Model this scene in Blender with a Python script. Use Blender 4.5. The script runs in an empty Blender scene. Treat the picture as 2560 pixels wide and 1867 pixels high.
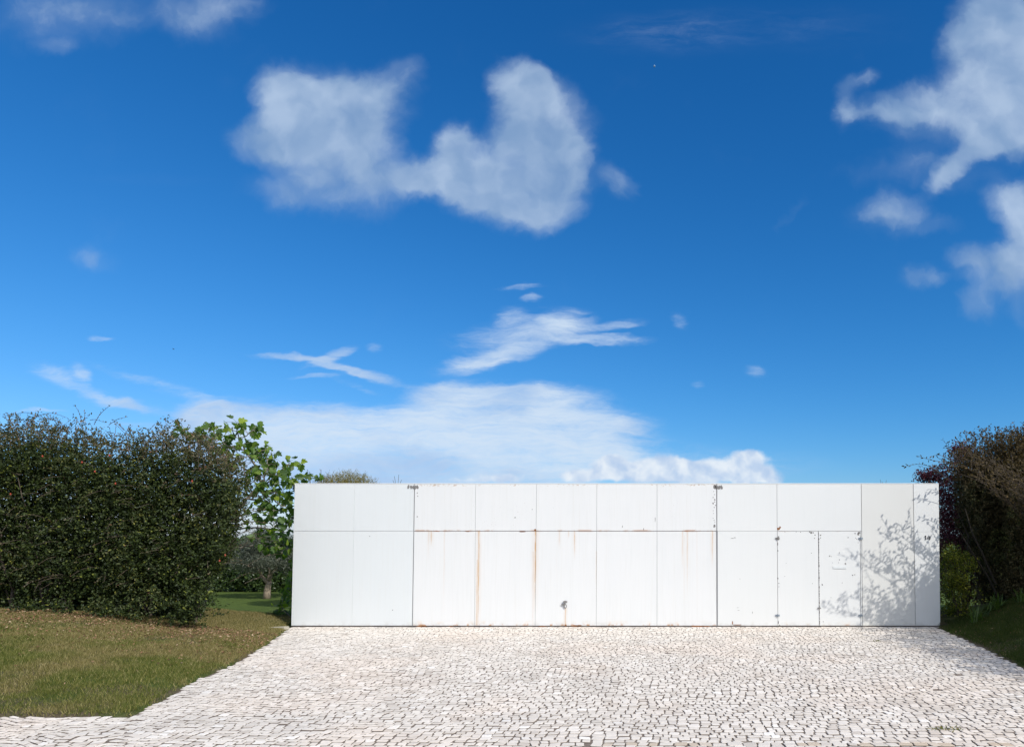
import bpy, math, random
import numpy as np
from mathutils import Vector

random.seed(7)
RNG = np.random.default_rng(11)
scene = bpy.context.scene
C = scene.collection

# ------------------------------------------------------------------ camera
F_PX, UC, VC, PITCH, CAMH = 1900.0, 1680.0, 1252.0, math.radians(2.8), 1.87
cam_d = bpy.data.cameras.new("camera")
cam = bpy.data.objects.new("camera", cam_d)
C.objects.link(cam)
cam.location = (0, 0, CAMH)
cam.rotation_euler = (math.radians(90) + PITCH, 0, 0)
cam_d.sensor_fit = 'HORIZONTAL'
cam_d.sensor_width = 36.0
cam_d.lens = 36.0 * F_PX / 2560.0
cam_d.shift_x = -(UC - 1280.0) / 2560.0
cam_d.shift_y = (VC - 933.5) / 2560.0
cam_d.clip_end = 6000
scene.camera = cam
scene.cycles.max_bounces = 6

# ------------------------------------------------------------------ light
SUN = Vector((0.70, -0.60, 0.75)).normalized()      # towards the sun
SUN_EL = math.asin(SUN.z)
SUN_AZ = math.atan2(SUN.x, SUN.y)                    # clockwise from +Y
sd_ = bpy.data.lights.new("sun", 'SUN')
sd_.energy = 2.85
sd_.angle = math.radians(0.5)
sd_.color = (1.0, 0.965, 0.91)
sun = bpy.data.objects.new("sun", sd_)
C.objects.link(sun)
sun.rotation_euler = SUN.to_track_quat('Z', 'Y').to_euler()
sun.location = (20, -20, 25)

scene.view_settings.view_transform = 'Standard'
scene.view_settings.look = 'None'
scene.view_settings.gamma = 1
EXPOSURE = 0.60
scene.view_settings.exposure = EXPOSURE
SKY_STRENGTH = 0.085

# pixel (of the 2560 wide photograph) -> direction / points
cp, sp_ = math.cos(PITCH), math.sin(PITCH)
def ray(u, v):
    a, b = (u - UC) / F_PX, (VC - v) / F_PX
    return np.array([a, cp - b * sp_, b * cp + sp_])
def P(u, v, y):
    d = ray(u, v); return np.array([0, 0, CAMH]) + d * (y / d[1])
def G(u, v, z=0.0):
    d = ray(u, v); return np.array([0, 0, CAMH]) + d * ((z - CAMH) / d[2])
def T(u, v):
    d = ray(u, v); return d[0] / d[1], d[2] / d[1]

# ------------------------------------------------------------------ world: Nishita sky and procedural clouds
w = bpy.data.worlds.new("World"); scene.world = w; w.use_nodes = True
nt = w.node_tree; nt.nodes.clear()
N = nt.nodes.new; L = nt.links.new
out = N('ShaderNodeOutputWorld'); bg = N('ShaderNodeBackground')
bg.inputs['Strength'].default_value = SKY_STRENGTH
L(bg.outputs[0], out.inputs['Surface'])
sky = N('ShaderNodeTexSky'); sky.sky_type = 'NISHITA'; sky.sun_disc = False
sky.sun_elevation = SUN_EL; sky.sun_rotation = SUN_AZ
sky.altitude = 50; sky.air_density = 1.0; sky.dust_density = 0.4; sky.ozone_density = 3.0

def wmath(op, a, b=None, c=None, clamp=False):
    n = N('ShaderNodeMath'); n.operation = op; n.use_clamp = clamp
    for i, x in enumerate((a, b, c)):
        if x is None: continue
        if isinstance(x, (int, float)): n.inputs[i].default_value = x
        else: L(x, n.inputs[i])
    return n.outputs[0]
def smooth(x, lo, hi, a=0.0, b=1.0):
    n = N('ShaderNodeMapRange'); n.interpolation_type = 'SMOOTHSTEP'
    L(x, n.inputs['Value'])
    for k, v in (('From Min', lo), ('From Max', hi), ('To Min', a), ('To Max', b)): n.inputs[k].default_value = v
    return n.outputs[0]

# clear sky as a phone camera records it: each channel of the Nishita colour gets its own contrast
sepc = N('ShaderNodeSeparateColor'); L(sky.outputs[0], sepc.inputs[0])
comc = N('ShaderNodeCombineColor')
Q = SKY_STRENGTH * 2 ** 0.7
for i_, (k_, t_, p_) in enumerate(((1.92, .55, 1.92), (.752, .92, 1.15), (.86, 1.12, 1.0))):
    L(wmath('MULTIPLY', wmath('POWER', wmath('MULTIPLY', sepc.outputs[i_], Q * t_), p_), k_ / (SKY_STRENGTH * 2 ** EXPOSURE)), comc.inputs[i_])
skycol = comc.outputs[0]

geo = N('ShaderNodeTexCoord')
sep = N('ShaderNodeSeparateXYZ'); L(geo.outputs['Generated'], sep.inputs[0])
X, Y, Z = sep.outputs
Yp = wmath('MAXIMUM', Y, 0.05)
tx = wmath('DIVIDE', X, Yp); tz = wmath('DIVIDE', Z, Yp)
comb = N('ShaderNodeCombineXYZ'); L(tx, comb.inputs[0]); L(tz, comb.inputs[1])
base = comb.outputs[0]
front = smooth(Y, 0.15, 0.35)

def wnoise(vec, scale, detail, rough, dist=0.0, stretch=(1, 1, 1), off=0.0, rot=0.0):
    m = N('ShaderNodeMapping'); L(vec, m.inputs[0])
    m.inputs['Scale'].default_value = stretch; m.inputs['Location'].default_value = (off, off * .7, 0)
    m.inputs['Rotation'].default_value = (0, 0, rot)
    n = N('ShaderNodeTexNoise'); n.noise_dimensions = '2D' if False else '3D'
    L(m.outputs[0], n.inputs['Vector'])
    n.inputs['Scale'].default_value = scale; n.inputs['Detail'].default_value = detail
    n.inputs['Roughness'].default_value = rough; n.inputs['Distortion'].default_value = dist
    return n
def warp(vec, scale, amt, detail=3, stretch=(1, 1, 1)):
    n = wnoise(vec, scale, detail, .55, stretch=stretch, off=3.3)
    s = N('ShaderNodeVectorMath'); s.operation = 'SUBTRACT'; L(n.outputs['Color'], s.inputs[0]); s.inputs[1].default_value = (.5, .5, .5)
    k = N('ShaderNodeVectorMath'); k.operation = 'SCALE'; L(s.outputs[0], k.inputs[0]); k.inputs['Scale'].default_value = amt
    a = N('ShaderNodeVectorMath'); a.operation = 'ADD'; L(vec, a.inputs[0]); L(k.outputs[0], a.inputs[1])
    return a.outputs[0]

def blobs(vec, items):
    """sum of soft ellipses; the running total rides in z so the nodes are evaluated one after another"""
    sv = N('ShaderNodeVectorMath'); sv.operation = 'MULTIPLY'; L(vec, sv.inputs[0]); sv.inputs[1].default_value = (1, 1, 0)
    S = sv.outputs[0]
    for it in items:
        u, v, ru, rv, s = it[:5]; rot = math.radians(it[5]) if len(it) > 5 else 0.0
        cx, cy = T(u, v)
        m = N('ShaderNodeMapping'); m.vector_type = 'TEXTURE'; L(S, m.inputs[0])
        m.inputs['Location'].default_value = (cx, cy, 0)
        m.inputs['Rotation'].default_value = (0, 0, rot)
        m.inputs['Scale'].default_value = (ru / F_PX, rv / F_PX, 1e7)
        ln = N('ShaderNodeVectorMath'); ln.operation = 'LENGTH'; L(m.outputs[0], ln.inputs[0])
        f = smooth(ln.outputs['Value'], 1.45, 0.25, 0.0, s)
        cz = N('ShaderNodeCombineXYZ'); L(f, cz.inputs[2])
        ad = N('ShaderNodeVectorMath'); ad.operation = 'ADD'; L(S, ad.inputs[0]); L(cz.outputs[0], ad.inputs[1]); S = ad.outputs[0]
    sz = N('ShaderNodeSeparateXYZ'); L(S, sz.inputs[0])
    return wmath('MINIMUM', sz.outputs[2], 1.05)

CUM = [
 (700,230,70,75,.62),(800,250,150,95,.8),(900,300,120,120,.8),(700,350,130,65,.66),(830,370,160,80,.6),(640,360,80,60,.3),(990,190,70,55,.42),(950,420,90,60,.42),
 (860,470,190,70,.33),(720,460,120,50,.25),
 (1290,200,70,60,.75),(1320,290,85,110,.9),(1390,330,95,130,.8),(1410,440,85,110,.75),(1290,470,140,80,.8),(1150,400,75,85,.8),(1140,360,55,55,.45),(1050,430,70,40,.25),(1110,460,120,55,.55),(1370,540,90,50,.5),(1240,520,120,50,.5),(1180,470,150,60,.55),(1060,455,90,45,.4),(1330,560,90,40,.35),(980,480,90,40,.22),(780,470,170,60,.25),(900,520,140,45,.18),(1250,385,60,60,.5),
 (1545,455,46,45,.5),
 (520,30,130,75,.42),(130,60,220,90,.3),(330,10,330,60,.26),(130,130,60,24,.26),
 (2470,90,110,150,.9),(2560,150,170,220,1.0),(2290,255,90,50,.45),(2500,340,120,60,.45),(2420,250,170,70,.75),(2540,290,160,70,.8),
 (2150,205,60,26,.40,12),(2108,260,34,66,.36),(2180,270,90,40,.34),(2300,430,190,60,.15),(2450,470,120,50,.15),(2190,290,110,26,.36),(2320,320,150,50,.4),(2430,380,110,34,.62,38),(2360,450,60,26,.42,38),
 (2225,515,90,40,.5),(2200,440,120,30,.12),(2350,560,80,30,.2),(2240,550,110,40,.2),(1975,520,60,22,.2,50),(2290,400,110,40,.18),
 (2550,520,80,70,1.0),(2560,700,60,120,.5),(2540,620,60,60,.6),(2500,680,90,60,.55),(2440,760,60,50,.55,-40),(2420,650,55,50,.52),(2300,690,60,36,.36),(2350,700,50,20,.2),
 (190,655,55,38,.24),(255,665,60,30,.14),
]
LOWCUM = [
 (1450,1195,60,18,.9),(1520,1170,52,34,1.0),(1540,1150,30,22,.5),(1600,1185,80,30,.9),(1650,1165,80,30,.9),(1760,1190,130,34,.8),(1760,1165,70,24,.55),(1860,1160,70,40,.85),(1880,1140,40,22,.4),(1910,1190,70,25,.7),
 (1250,1195,75,14,.75),(1150,1205,60,10,.5),
]
CIR = [
 (1180,985,170,30,.75),(1240,985,230,36,.85),(620,1060,200,60,.6),(520,1035,90,28,.45),(480,1120,160,60,.35),(1000,1110,500,90,.5),(1330,1010,200,40,.75),(1480,1055,160,34,.85),(1400,1110,260,60,.65),(1150,1060,170,60,.55),
 (900,1075,420,62,.85),(820,1150,420,90,.95),(1130,1150,420,90,.75),(560,1030,110,34,.5),(640,1090,170,60,.7),(1600,1165,420,46,.5),(760,1180,170,60,.5),
 (1300,840,170,40,.75,5),(1400,800,80,36,.45),(1500,850,120,13,.7,1),(1540,815,70,12,.42,6),(1220,900,130,26,.9,12),(1280,790,45,26,.5),(1330,745,30,10,.45),(1305,718,60,7,.42),
 (735,893,100,9,.7,-4),(820,897,70,16,.75,22),(830,920,80,13,.75,-16),(900,940,100,12,.8,-12),(790,946,70,7,.55),(880,966,70,6,.35,-12),
 (255,843,34,7,.5),(130,935,65,26,.42,-15),(205,935,32,20,.5,-40),(250,990,120,17,.62,-16),(330,1010,90,14,.42,-12),(400,965,200,18,.32,-17),(100,1031,70,6,.5),
 (935,870,22,14,.36),(1695,803,28,16,.40,-35),(1890,925,30,17,.34),(1745,955,20,12,.26),(300,1060,140,14,.3),
 (1900,70,420,70,.10),(1600,90,220,60,.07),(380,450,200,20,.06),
]
# puffy clouds
wp = warp(base, 9.0, 0.060, 4)
wp = warp(wp, 28.0, 0.022, 4)
wp = warp(wp, 85.0, 0.007, 3)
cn = wnoise(wp, 11.0, 9, .56)
s1 = blobs(wp, CUM)
d1 = wmath('ADD', s1, wmath('MULTIPLY', wmath('SUBTRACT', cn.outputs['Fac'], .5), wmath('MULTIPLY', smooth(s1, .0, .35), 1.35)))
a1 = wmath('MULTIPLY', wmath('MAXIMUM', smooth(d1, 0.10, 1.15), wmath('MULTIPLY', smooth(wmath('ADD', s1, wmath('MULTIPLY', wmath('SUBTRACT', cn.outputs['Fac'], .5), .5)), .03, .9), .55)), .91)
# low cumulus heads near the horizon
wl = warp(base, 22.0, 0.020, 4)
s2 = blobs(wl, LOWCUM)
cl = wnoise(wl, 36.0, 7, .6)
d2 = wmath('ADD', s2, wmath('MULTIPLY', wmath('SUBTRACT', cl.outputs['Fac'], .5), wmath('MULTIPLY', smooth(s2, .02, .3), 0.9)))
a2 = smooth(d2, 0.25, 0.85)
# ice clouds
wc = warp(base, 10.0, 0.028, 4, (1, 2.2, 1))
wc = warp(wc, 45.0, 0.010, 4, (0.6, 2.2, 1))
cc = wnoise(wc, 22.0, 9, .68, .3, (0.45, 2.2, 1))
s3 = blobs(wc, CIR)
d3 = wmath('ADD', s3, wmath('MULTIPLY', wmath('SUBTRACT', cc.outputs['Fac'], .5), wmath('MULTIPLY', smooth(s3, .0, .3), 1.7)))
fib = wnoise(wc, 60.0, 6, .65, .6, (0.35, 2.6, 1), off=2., rot=.12)
a3 = wmath('MULTIPLY', smooth(d3, 0.0, 1.25), smooth(fib.outputs['Fac'], .2, .6, .76, 1.))

def wmix(fac, a, b):
    n = N('ShaderNodeMix'); n.data_type = 'RGBA'
    if isinstance(fac, float): n.inputs[0].default_value = fac
    else: L(fac, n.inputs[0])
    for i, x in ((6, a), (7, b)):
        if isinstance(x, tuple): n.inputs[i].default_value = x
        else: L(x, n.inputs[i])
    return n.outputs[2]
K = 1.0 / SKY_STRENGTH / 2 ** EXPOSURE
def ccol(r, g, b, e=K): return (r * e, g * e, b * e, 1)
CLOUD_HI = ccol(.56, .69, .86); CLOUD_LO = ccol(.24, .38, .60)
def relief(vec, scale, detail, rough, dx, dy, k):
    """side of each billow that faces the sun is brighter"""
    ad = N('ShaderNodeVectorMath'); ad.operation = 'ADD'; L(vec, ad.inputs[0]); ad.inputs[1].default_value = (dx, dy, 0)
    a_, b_ = wnoise(vec, scale, detail, rough), wnoise(ad.outputs[0], scale, detail, rough)
    return wmath('ADD', wmath('MULTIPLY', wmath('SUBTRACT', a_.outputs['Fac'], b_.outputs['Fac']), k), .5, clamp=True)
shade = wnoise(wp, 6.0, 4, .5, off=8.0)
rl = relief(wp, 10.0, 3, .5, .014, .024, 1.1)
cumc = wmix(smooth(wmath('ADD', wmath('MULTIPLY', rl, .7), wmath('MULTIPLY', shade.outputs['Fac'], .6)), .40, .95), CLOUD_LO, CLOUD_HI)
up = smooth(tz, 0.10, 0.5)
circ = wmix(smooth(wnoise(wc, 6.0, 5, .55, off=1.0, stretch=(.7, 1.6, 1)).outputs['Fac'], .38, .62), ccol(.45, .61, .85), ccol(.66, .78, .92))
circ = wmix(wmath('MULTIPLY', smooth(tz, .13, .05), smooth(wnoise(wc, 4.5, 5, .55, off=7.).outputs['Fac'], .40, .60)), circ, ccol(.36, .53, .84))
lowc = wmix(smooth(relief(wl, 30.0, 3, .5, .006, .012, 1.2), .2, .8), ccol(.48, .62, .84), ccol(.84, .90, .96))
col = wmix(wmath('MULTIPLY', wmath('MULTIPLY', a3, .93), front), skycol, circ)
col = wmix(wmath('MULTIPLY', wmath('MULTIPLY', a2, .95), front), col, lowc)
col = wmix(wmath('MULTIPLY', wmath('MULTIPLY', a1, .90), front), col, cumc)
L(col, bg.inputs['Color'])
# the rest of the sky, beside and behind the photographer: unseen broken white cloud, added as neutral fill light; the detailed part is only evaluated in front
bg2 = N('ShaderNodeBackground'); bg2.inputs['Strength'].default_value = SKY_STRENGTH
bn = wnoise(geo.outputs['Generated'], 3.2, 5, .6, off=5.)
bd = wmath('MULTIPLY', smooth(bn.outputs['Fac'], .44, .60), smooth(Y, .45, .1))
L(wmix(bd, skycol, ccol(1.45, 1.47, 1.50)), bg2.inputs['Color'])
inwin = wmath('MULTIPLY', wmath('MULTIPLY', wmath('GREATER_THAN', Y, .35), wmath('GREATER_THAN', tz, 0.)), wmath('MULTIPLY', wmath('LESS_THAN', tz, .95), wmath('LESS_THAN', wmath('ABSOLUTE', tx), 1.15)))
mxs = N('ShaderNodeMixShader'); L(inwin, mxs.inputs[0]); L(bg2.outputs[0], mxs.inputs[1]); L(bg.outputs[0], mxs.inputs[2])
L(mxs.outputs[0], out.inputs['Surface'])
w.cycles.sampling_method = 'MANUAL'; w.cycles.sample_map_resolution = 512

# ------------------------------------------------------------------ helpers
def tag(o, label=None, cat=None, group=None, kind=None):
    if label: o['label'] = label
    if cat: o['category'] = cat
    if group: o['group'] = group
    if kind: o['kind'] = kind
    return o
def empty(name, loc, label, cat, group=None):
    o = bpy.data.objects.new(name, None); C.objects.link(o)
    o.location = loc; o.empty_display_size = .2
    return tag(o, label, cat, group)
def link(name, me, mats, parent=None, base=None):
    """me is in world coordinates; with a parent, or a base, it is moved to be local to it"""
    o = bpy.data.objects.new(name, me); C.objects.link(o)
    for m in (mats if isinstance(mats, (list, tuple)) else [mats]): me.materials.append(m)
    if parent is not None:
        b = parent.location.copy(); p = parent.parent
        while p is not None: b = b + p.location; p = p.parent
        me.transform(__import__('mathutils').Matrix.Translation(-b)); o.parent = parent
    elif base is not None:
        me.transform(__import__('mathutils').Matrix.Translation(-Vector(base))); o.location = base
    return o
def raw_mesh(name, V, loops, totals, smooth_=False, mat_idx=None):
    V = np.asarray(V, dtype=np.float32); loops = np.asarray(loops, dtype=np.int32).ravel(); totals = np.asarray(totals, dtype=np.int32)
    me = bpy.data.meshes.new(name)
    me.vertices.add(len(V)); me.vertices.foreach_set('co', V.ravel())
    me.loops.add(len(loops)); me.loops.foreach_set('vertex_index', loops)
    me.polygons.add(len(totals))
    st = np.concatenate([[0], np.cumsum(totals)[:-1]]).astype(np.int32)
    me.polygons.foreach_set('loop_start', st); me.polygons.foreach_set('loop_total', totals)
    me.polygons.foreach_set('use_smooth', np.full(len(totals), smooth_, dtype=bool))
    if mat_idx is not None: me.polygons.foreach_set('material_index', np.asarray(mat_idx, dtype=np.int32))
    me.update(calc_edges=True); me.validate()
    return me
class MB:
    def __init__(s): s.v = []; s.f = []; s.m = []
    def poly(s, pts, m=0):
        i = len(s.v); s.v += [tuple(p) for p in pts]; s.f.append(tuple(range(i, i + len(pts)))); s.m.append(m)
    def box(s, x0, y0, z0, x1, y1, z1, m=0):
        i = len(s.v)
        s.v += [(x0,y0,z0),(x1,y0,z0),(x1,y1,z0),(x0,y1,z0),(x0,y0,z1),(x1,y0,z1),(x1,y1,z1),(x0,y1,z1)]
        for f in ((0,3,2,1),(4,5,6,7),(0,1,5,4),(1,2,6,5),(2,3,7,6),(3,0,4,7)): s.f.append(tuple(i + k for k in f)); s.m.append(m)
    def hull(s, front, y0, y1, m=0):
        """prism: outline in (x,z) seen from the front, between y0 (front) and y1"""
        n = len(front); i = len(s.v)
        s.v += [(x, y0, z) for x, z in front] + [(x, y1, z) for x, z in front]
        s.f.append(tuple(i + k for k in range(n))); s.m.append(m)
        s.f.append(tuple(i + n + k for k in reversed(range(n)))); s.m.append(m)
        for k in range(n):
            s.f.append((i + k, i + n + k, i + n + (k + 1) % n, i + (k + 1) % n)); s.m.append(m)
    def tube(s, pts, r0, r1, sides=6, m=0, cap=True):
        pts = [Vector(p) for p in pts]; n = len(pts); rings = []
        for k, p in enumerate(pts):
            t = (pts[min(k + 1, n - 1)] - pts[max(k - 1, 0)])
            if t.length < 1e-6: t = Vector((0, 0, 1))
            t.normalize()
            a = t.cross(Vector((0.31, 0.2, 0.93))); 
            if a.length < .05: a = t.cross(Vector((1, 0, 0)))
            a.normalize(); b = t.cross(a)
            r = r0 + (r1 - r0) * k / max(1, n - 1)
            i = len(s.v); rings.append(i)
            for q in range(sides):
                an = 2 * math.pi * q / sides
                s.v.append(tuple(p + a * (r * math.cos(an)) + b * (r * math.sin(an))))
        for k in range(n - 1):
            for q in range(sides):
                s.f.append((rings[k] + q, rings[k] + (q + 1) % sides, rings[k + 1] + (q + 1) % sides, rings[k + 1] + q)); s.m.append(m)
        if cap:
            s.f.append(tuple(rings[0] + q for q in reversed(range(sides)))); s.m.append(m)
            s.f.append(tuple(rings[-1] + q for q in range(sides))); s.m.append(m)
    def build(s, name, mats, parent=None, base=None, smooth_=False):
        me = bpy.data.meshes.new(name); me.from_pydata(s.v, [], s.f)
        for p, m in zip(me.polygons, s.m): p.material_index = m; p.use_smooth = smooth_
        me.update(); return link(name, me, mats, parent, base)

# ---- materials
class MT:
    """tiny node-material builder"""
    def __init__(s, name):
        s.m = bpy.data.materials.new(name); s.m.use_nodes = True; s.t = s.m.node_tree; s.t.nodes.clear()
        s.out = s.n('ShaderNodeOutputMaterial'); s.b = s.n('ShaderNodeBsdfPrincipled'); s.l(s.b.outputs[0], s.out.inputs[0])
        s.g = s.n('ShaderNodeNewGeometry')
    def n(s, t): return s.t.nodes.new(t)
    def l(s, a, b): s.t.links.new(a, b)
    def math(s, op, a, b=None, clamp=False):
        n = s.n('ShaderNodeMath'); n.operation = op; n.use_clamp = clamp
        for i, x in enumerate((a, b)):
            if x is None: continue
            if isinstance(x, (int, float)): n.inputs[i].default_value = x
            else: s.l(x, n.inputs[i])
        return n.outputs[0]
    def ss(s, x, lo, hi, a=0., b=1.):
        n = s.n('ShaderNodeMapRange'); n.interpolation_type = 'SMOOTHSTEP'; s.l(x, n.inputs[0])
        for k, v in (('From Min', lo), ('From Max', hi), ('To Min', a), ('To Max', b)): n.inputs[k].default_value = v
        return n.outputs[0]
    def noise(s, scale, detail=4, rough=.55, stretch=(1, 1, 1), off=0., vec=None):
        m = s.n('ShaderNodeMapping'); s.l(vec or s.g.outputs['Position'], m.inputs[0])
        m.inputs['Scale'].default_value = stretch; m.inputs['Location'].default_value = (off, off * .6, off * .3)
        n = s.n('ShaderNodeTexNoise'); s.l(m.outputs[0], n.inputs['Vector'])
        n.inputs['Scale'].default_value = scale; n.inputs['Detail'].default_value = detail; n.inputs['Roughness'].default_value = rough
        return n.outputs['Fac']
    def ramp(s, fac, stops, interp='LINEAR'):
        n = s.n('ShaderNodeValToRGB'); s.l(fac, n.inputs[0]); n.color_ramp.interpolation = interp
        e = n.color_ramp.elements
        while len(e) < len(stops): e.new(.5)
        for q, (p, c) in zip(e, stops): q.position = p; q.color = (*c, 1)
        return n.outputs[0]
    def mix(s, fac, a, b, mode='MIX'):
        n = s.n('ShaderNodeMix'); n.data_type = 'RGBA'; n.blend_type = mode
        if isinstance(fac, (int, float)): n.inputs[0].default_value = fac
        else: s.l(fac, n.inputs[0])
        for i, x in ((6, a), (7, b)):
            if isinstance(x, tuple): n.inputs[i].default_value = (*x[:3], 1)
            else: s.l(x, n.inputs[i])
        return n.outputs[2]
    def col(s, c):
        if isinstance(c, tuple): s.b.inputs['Base Color'].default_value = (*c[:3], 1)
        else: s.l(c, s.b.inputs['Base Color'])
    def rough(s, r):
        if isinstance(r, (int, float)): s.b.inputs['Roughness'].default_value = r
        else: s.l(r, s.b.inputs['Roughness'])
    def spec(s, v): s.b.inputs['Specular IOR Level'].default_value = v
    def bump(s, h, strength=.3, dist=.01):
        n = s.n('ShaderNodeBump'); s.l(h, n.inputs['Height']); n.inputs['Strength'].default_value = strength; n.inputs['Distance'].default_value = dist
        s.l(n.outputs[0], s.b.inputs['Normal'])
    def rnd(s): return s.g.outputs['Random Per Island']

def leaf_mat(name, stops, trans=.3, tcol=None, rough=.42, spec=.45, patch=None, patch_scale=1.2, thr=(.5, .62), dry=0.):
    m = MT(name)
    c = m.ramp(m.rnd(), stops)
    if patch is not None:
        c2 = m.ramp(m.rnd(), patch); pn = m.noise(patch_scale, 3)
        if dry:   # the turf is drier towards the hedge
            sy = m.n('ShaderNodeSeparateXYZ'); m.l(m.g.outputs['Position'], sy.inputs[0]); pn = m.math('ADD', pn, m.math('MULTIPLY', m.math('SUBTRACT', sy.outputs[1], 10.8), dry))
        c = m.mix(m.ss(pn, *thr), c, c2)
    c = m.mix(m.ss(m.noise(5.0, 2, off=4.), .3, .7, 0., .35), c, (0.0, 0.0, 0.0)) if False else c
    m.col(c); m.rough(rough); m.spec(spec)
    tr = m.n('ShaderNodeBsdfTranslucent')
    t = m.mix(1.0, c, tcol or (1.5, 1.7, .7), 'MULTIPLY'); m.l(t, tr.inputs[0])
    mx = m.n('ShaderNodeMixShader'); mx.inputs[0].default_value = trans
    m.l(m.b.outputs[0], mx.inputs[1]); m.l(tr.outputs[0], mx.inputs[2]); m.l(mx.outputs[0], m.out.inputs[0])
    return m.m
def plain(name, c, rough=.7, spec=.3, var=0.25, scale=8.):
    m = MT(name)
    m.col(m.mix(m.noise(scale, 4), tuple(x * (1 - var) for x in c), tuple(min(1, x * (1 + var)) for x in c))); m.rough(rough); m.spec(spec)
    return m.m

# ---- leaves: every leaf is a small folded blade of its own
def leaf_arrays(pos, direc, nrm, length, width, fold=.25, droop=.0):
    """pos,direc,nrm (n,3); 6 verts / 4 tris per leaf : base, l1, r1, tip, mid"""
    n = len(pos)
    direc = direc / np.linalg.norm(direc, axis=1, keepdims=True)
    side = np.cross(direc, nrm); side /= np.maximum(np.linalg.norm(side, axis=1, keepdims=True), 1e-6)
    up = np.cross(side, direc)
    L_ = length[:, None]; W_ = width[:, None]
    v = np.empty((n, 6, 3), dtype=np.float32)
    v[:, 0] = pos
    v[:, 1] = pos + direc * L_ * .33 + side * W_ * .5 + up * W_ * fold
    v[:, 2] = pos + direc * L_ * .72 + side * W_ * .38 + up * W_ * fold * .6
    v[:, 3] = pos + direc * L_ - up * W_ * droop
    v[:, 4] = pos + direc * L_ * .72 - side * W_ * .38 + up * W_ * fold * .6
    v[:, 5] = pos + direc * L_ * .33 - side * W_ * .5 + up * W_ * fold
    idx = np.arange(n)[:, None] * 6
    q1 = idx + np.array([0, 3, 2, 1]); q2 = idx + np.array([0, 5, 4, 3])
    loops = np.concatenate([q1[:, None], q2[:, None]], 1).reshape(-1)
    return v.reshape(-1, 3), loops, np.full(2 * n, 4)
def rand_dirs(n, up=0.0):
    d = RNG.normal(size=(n, 3)); d[:, 2] += up
    return d / np.linalg.norm(d, axis=1, keepdims=True)
def vnoise(p, scale, seed=0):
    """cheap smooth 3-d value noise, 0..1"""
    q = np.asarray(p) * scale + seed * 17.13; i = np.floor(q).astype(np.int64); f = q - i; f = f * f * (3 - 2 * f)
    def h(a, b, c):
        x = (a * 374761393 + b * 668265263 + c * 2147483647 + seed * 144665) & 0xffffffff
        x = ((x ^ (x >> 13)) * 1274126177) & 0xffffffff
        return ((x ^ (x >> 16)) & 0xffff) / 65535.0
    r = 0
    for dx in (0, 1):
        for dy in (0, 1):
            for dz in (0, 1):
                wgt = (f[:, 0] if dx else 1 - f[:, 0]) * (f[:, 1] if dy else 1 - f[:, 1]) * (f[:, 2] if dz else 1 - f[:, 2])
                r = r + wgt * h(i[:, 0] + dx, i[:, 1] + dy, i[:, 2] + dz)
    return r
def foliage(name, centres, mat, parent, per=7, twig=.16, size=(.035, .055), aspect=.5, up=.3, spread=.8, fold=.2):
    """twigs at the given centres, each carrying `per` leaves"""
    n = len(centres); td = rand_dirs(n, up)
    k = np.tile(np.arange(per), n); ci = np.repeat(np.arange(n), per)
    t = (k + RNG.random(len(k))) / per
    pos = centres[ci] + td[ci] * (t[:, None] * twig) + RNG.normal(size=(len(k), 3)) * twig * .08
    direc = td[ci] * .6 + RNG.normal(size=(len(k), 3)) * spread
    nrm = RNG.normal(size=(len(k), 3)) * .7 + np.array([0.15, -.25, .75])
    ln = RNG.uniform(*size, len(k)); wd = ln * aspect * RNG.uniform(.8, 1.2, len(k))
    v, l, tt = leaf_arrays(pos, direc, nrm, ln, wd, fold)
    return link(name, raw_mesh(name, v, l, tt), mat, parent)

# ------------------------------------------------------------------ layout of the ground
WY = 16.2
left_edge = [G(*p)[:2] for p in ((328,1790),(417,1744),(494,1698),(572,1666),(660,1616),(728,1566.5))]
right_edge = [G(*p)[:2] for p in ((2343,1568),(2383,1586),(2425,1603),(2468,1623),(2510,1646),(2552,1665))]
re_end = right_edge[-1] + (right_edge[-1] - right_edge[-3]) * 2.2
y_walk = float(left_edge[0][1])
drive_poly = [(-.8, 7.085), (-.8, 5.2), (-5.0, 5.2), (-5.2, 7.12)] + [tuple(p) for p in left_edge] + [(-8.07, WY + .02), (5.72, WY + .02)] + [tuple(p) for p in right_edge] + [tuple(re_end), (re_end[0] + .4, 7.085)]
walk_poly = [(-30, 4.6), (-30, y_walk), (float(left_edge[0][0]), y_walk), (-5.2, 7.12), (re_end[0] + .4, 7.12), (re_end[0] + .9, y_walk), (30, y_walk), (30, 4.6)]
def inside(poly, x, y):
    x = np.asarray(x, float); y = np.asarray(y, float); r = np.zeros(x.shape, bool); n = len(poly)
    for i in range(n):
        (x1, y1), (x2, y2) = poly[i], poly[(i + 1) % n]
        c = ((y1 > y) != (y2 > y)) & (x < (x2 - x1) * (y - y1) / (y2 - y1 + 1e-12) + x1); r ^= c
    return r
def sdist(poly, x, y):
    x = np.asarray(x, float); y = np.asarray(y, float); d = np.full(x.shape, 1e9); n = len(poly)
    for i in range(n):
        (x1, y1), (x2, y2) = poly[i], poly[(i + 1) % n]
        dx, dy = x2 - x1, y2 - y1; t = np.clip(((x - x1) * dx + (y - y1) * dy) / (dx * dx + dy * dy + 1e-12), 0, 1)
        d = np.minimum(d, np.hypot(x - x1 - t * dx, y - y1 - t * dy))
    return np.where(inside(poly, x, y), -d, d)
def paved_sd(x, y):
    return np.minimum(sdist(drive_poly, x, y), sdist(walk_poly, x, y))
def sstep(a, b, x): t = np.clip((x - a) / (b - a), 0, 1); return t * t * (3 - 2 * t)
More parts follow.
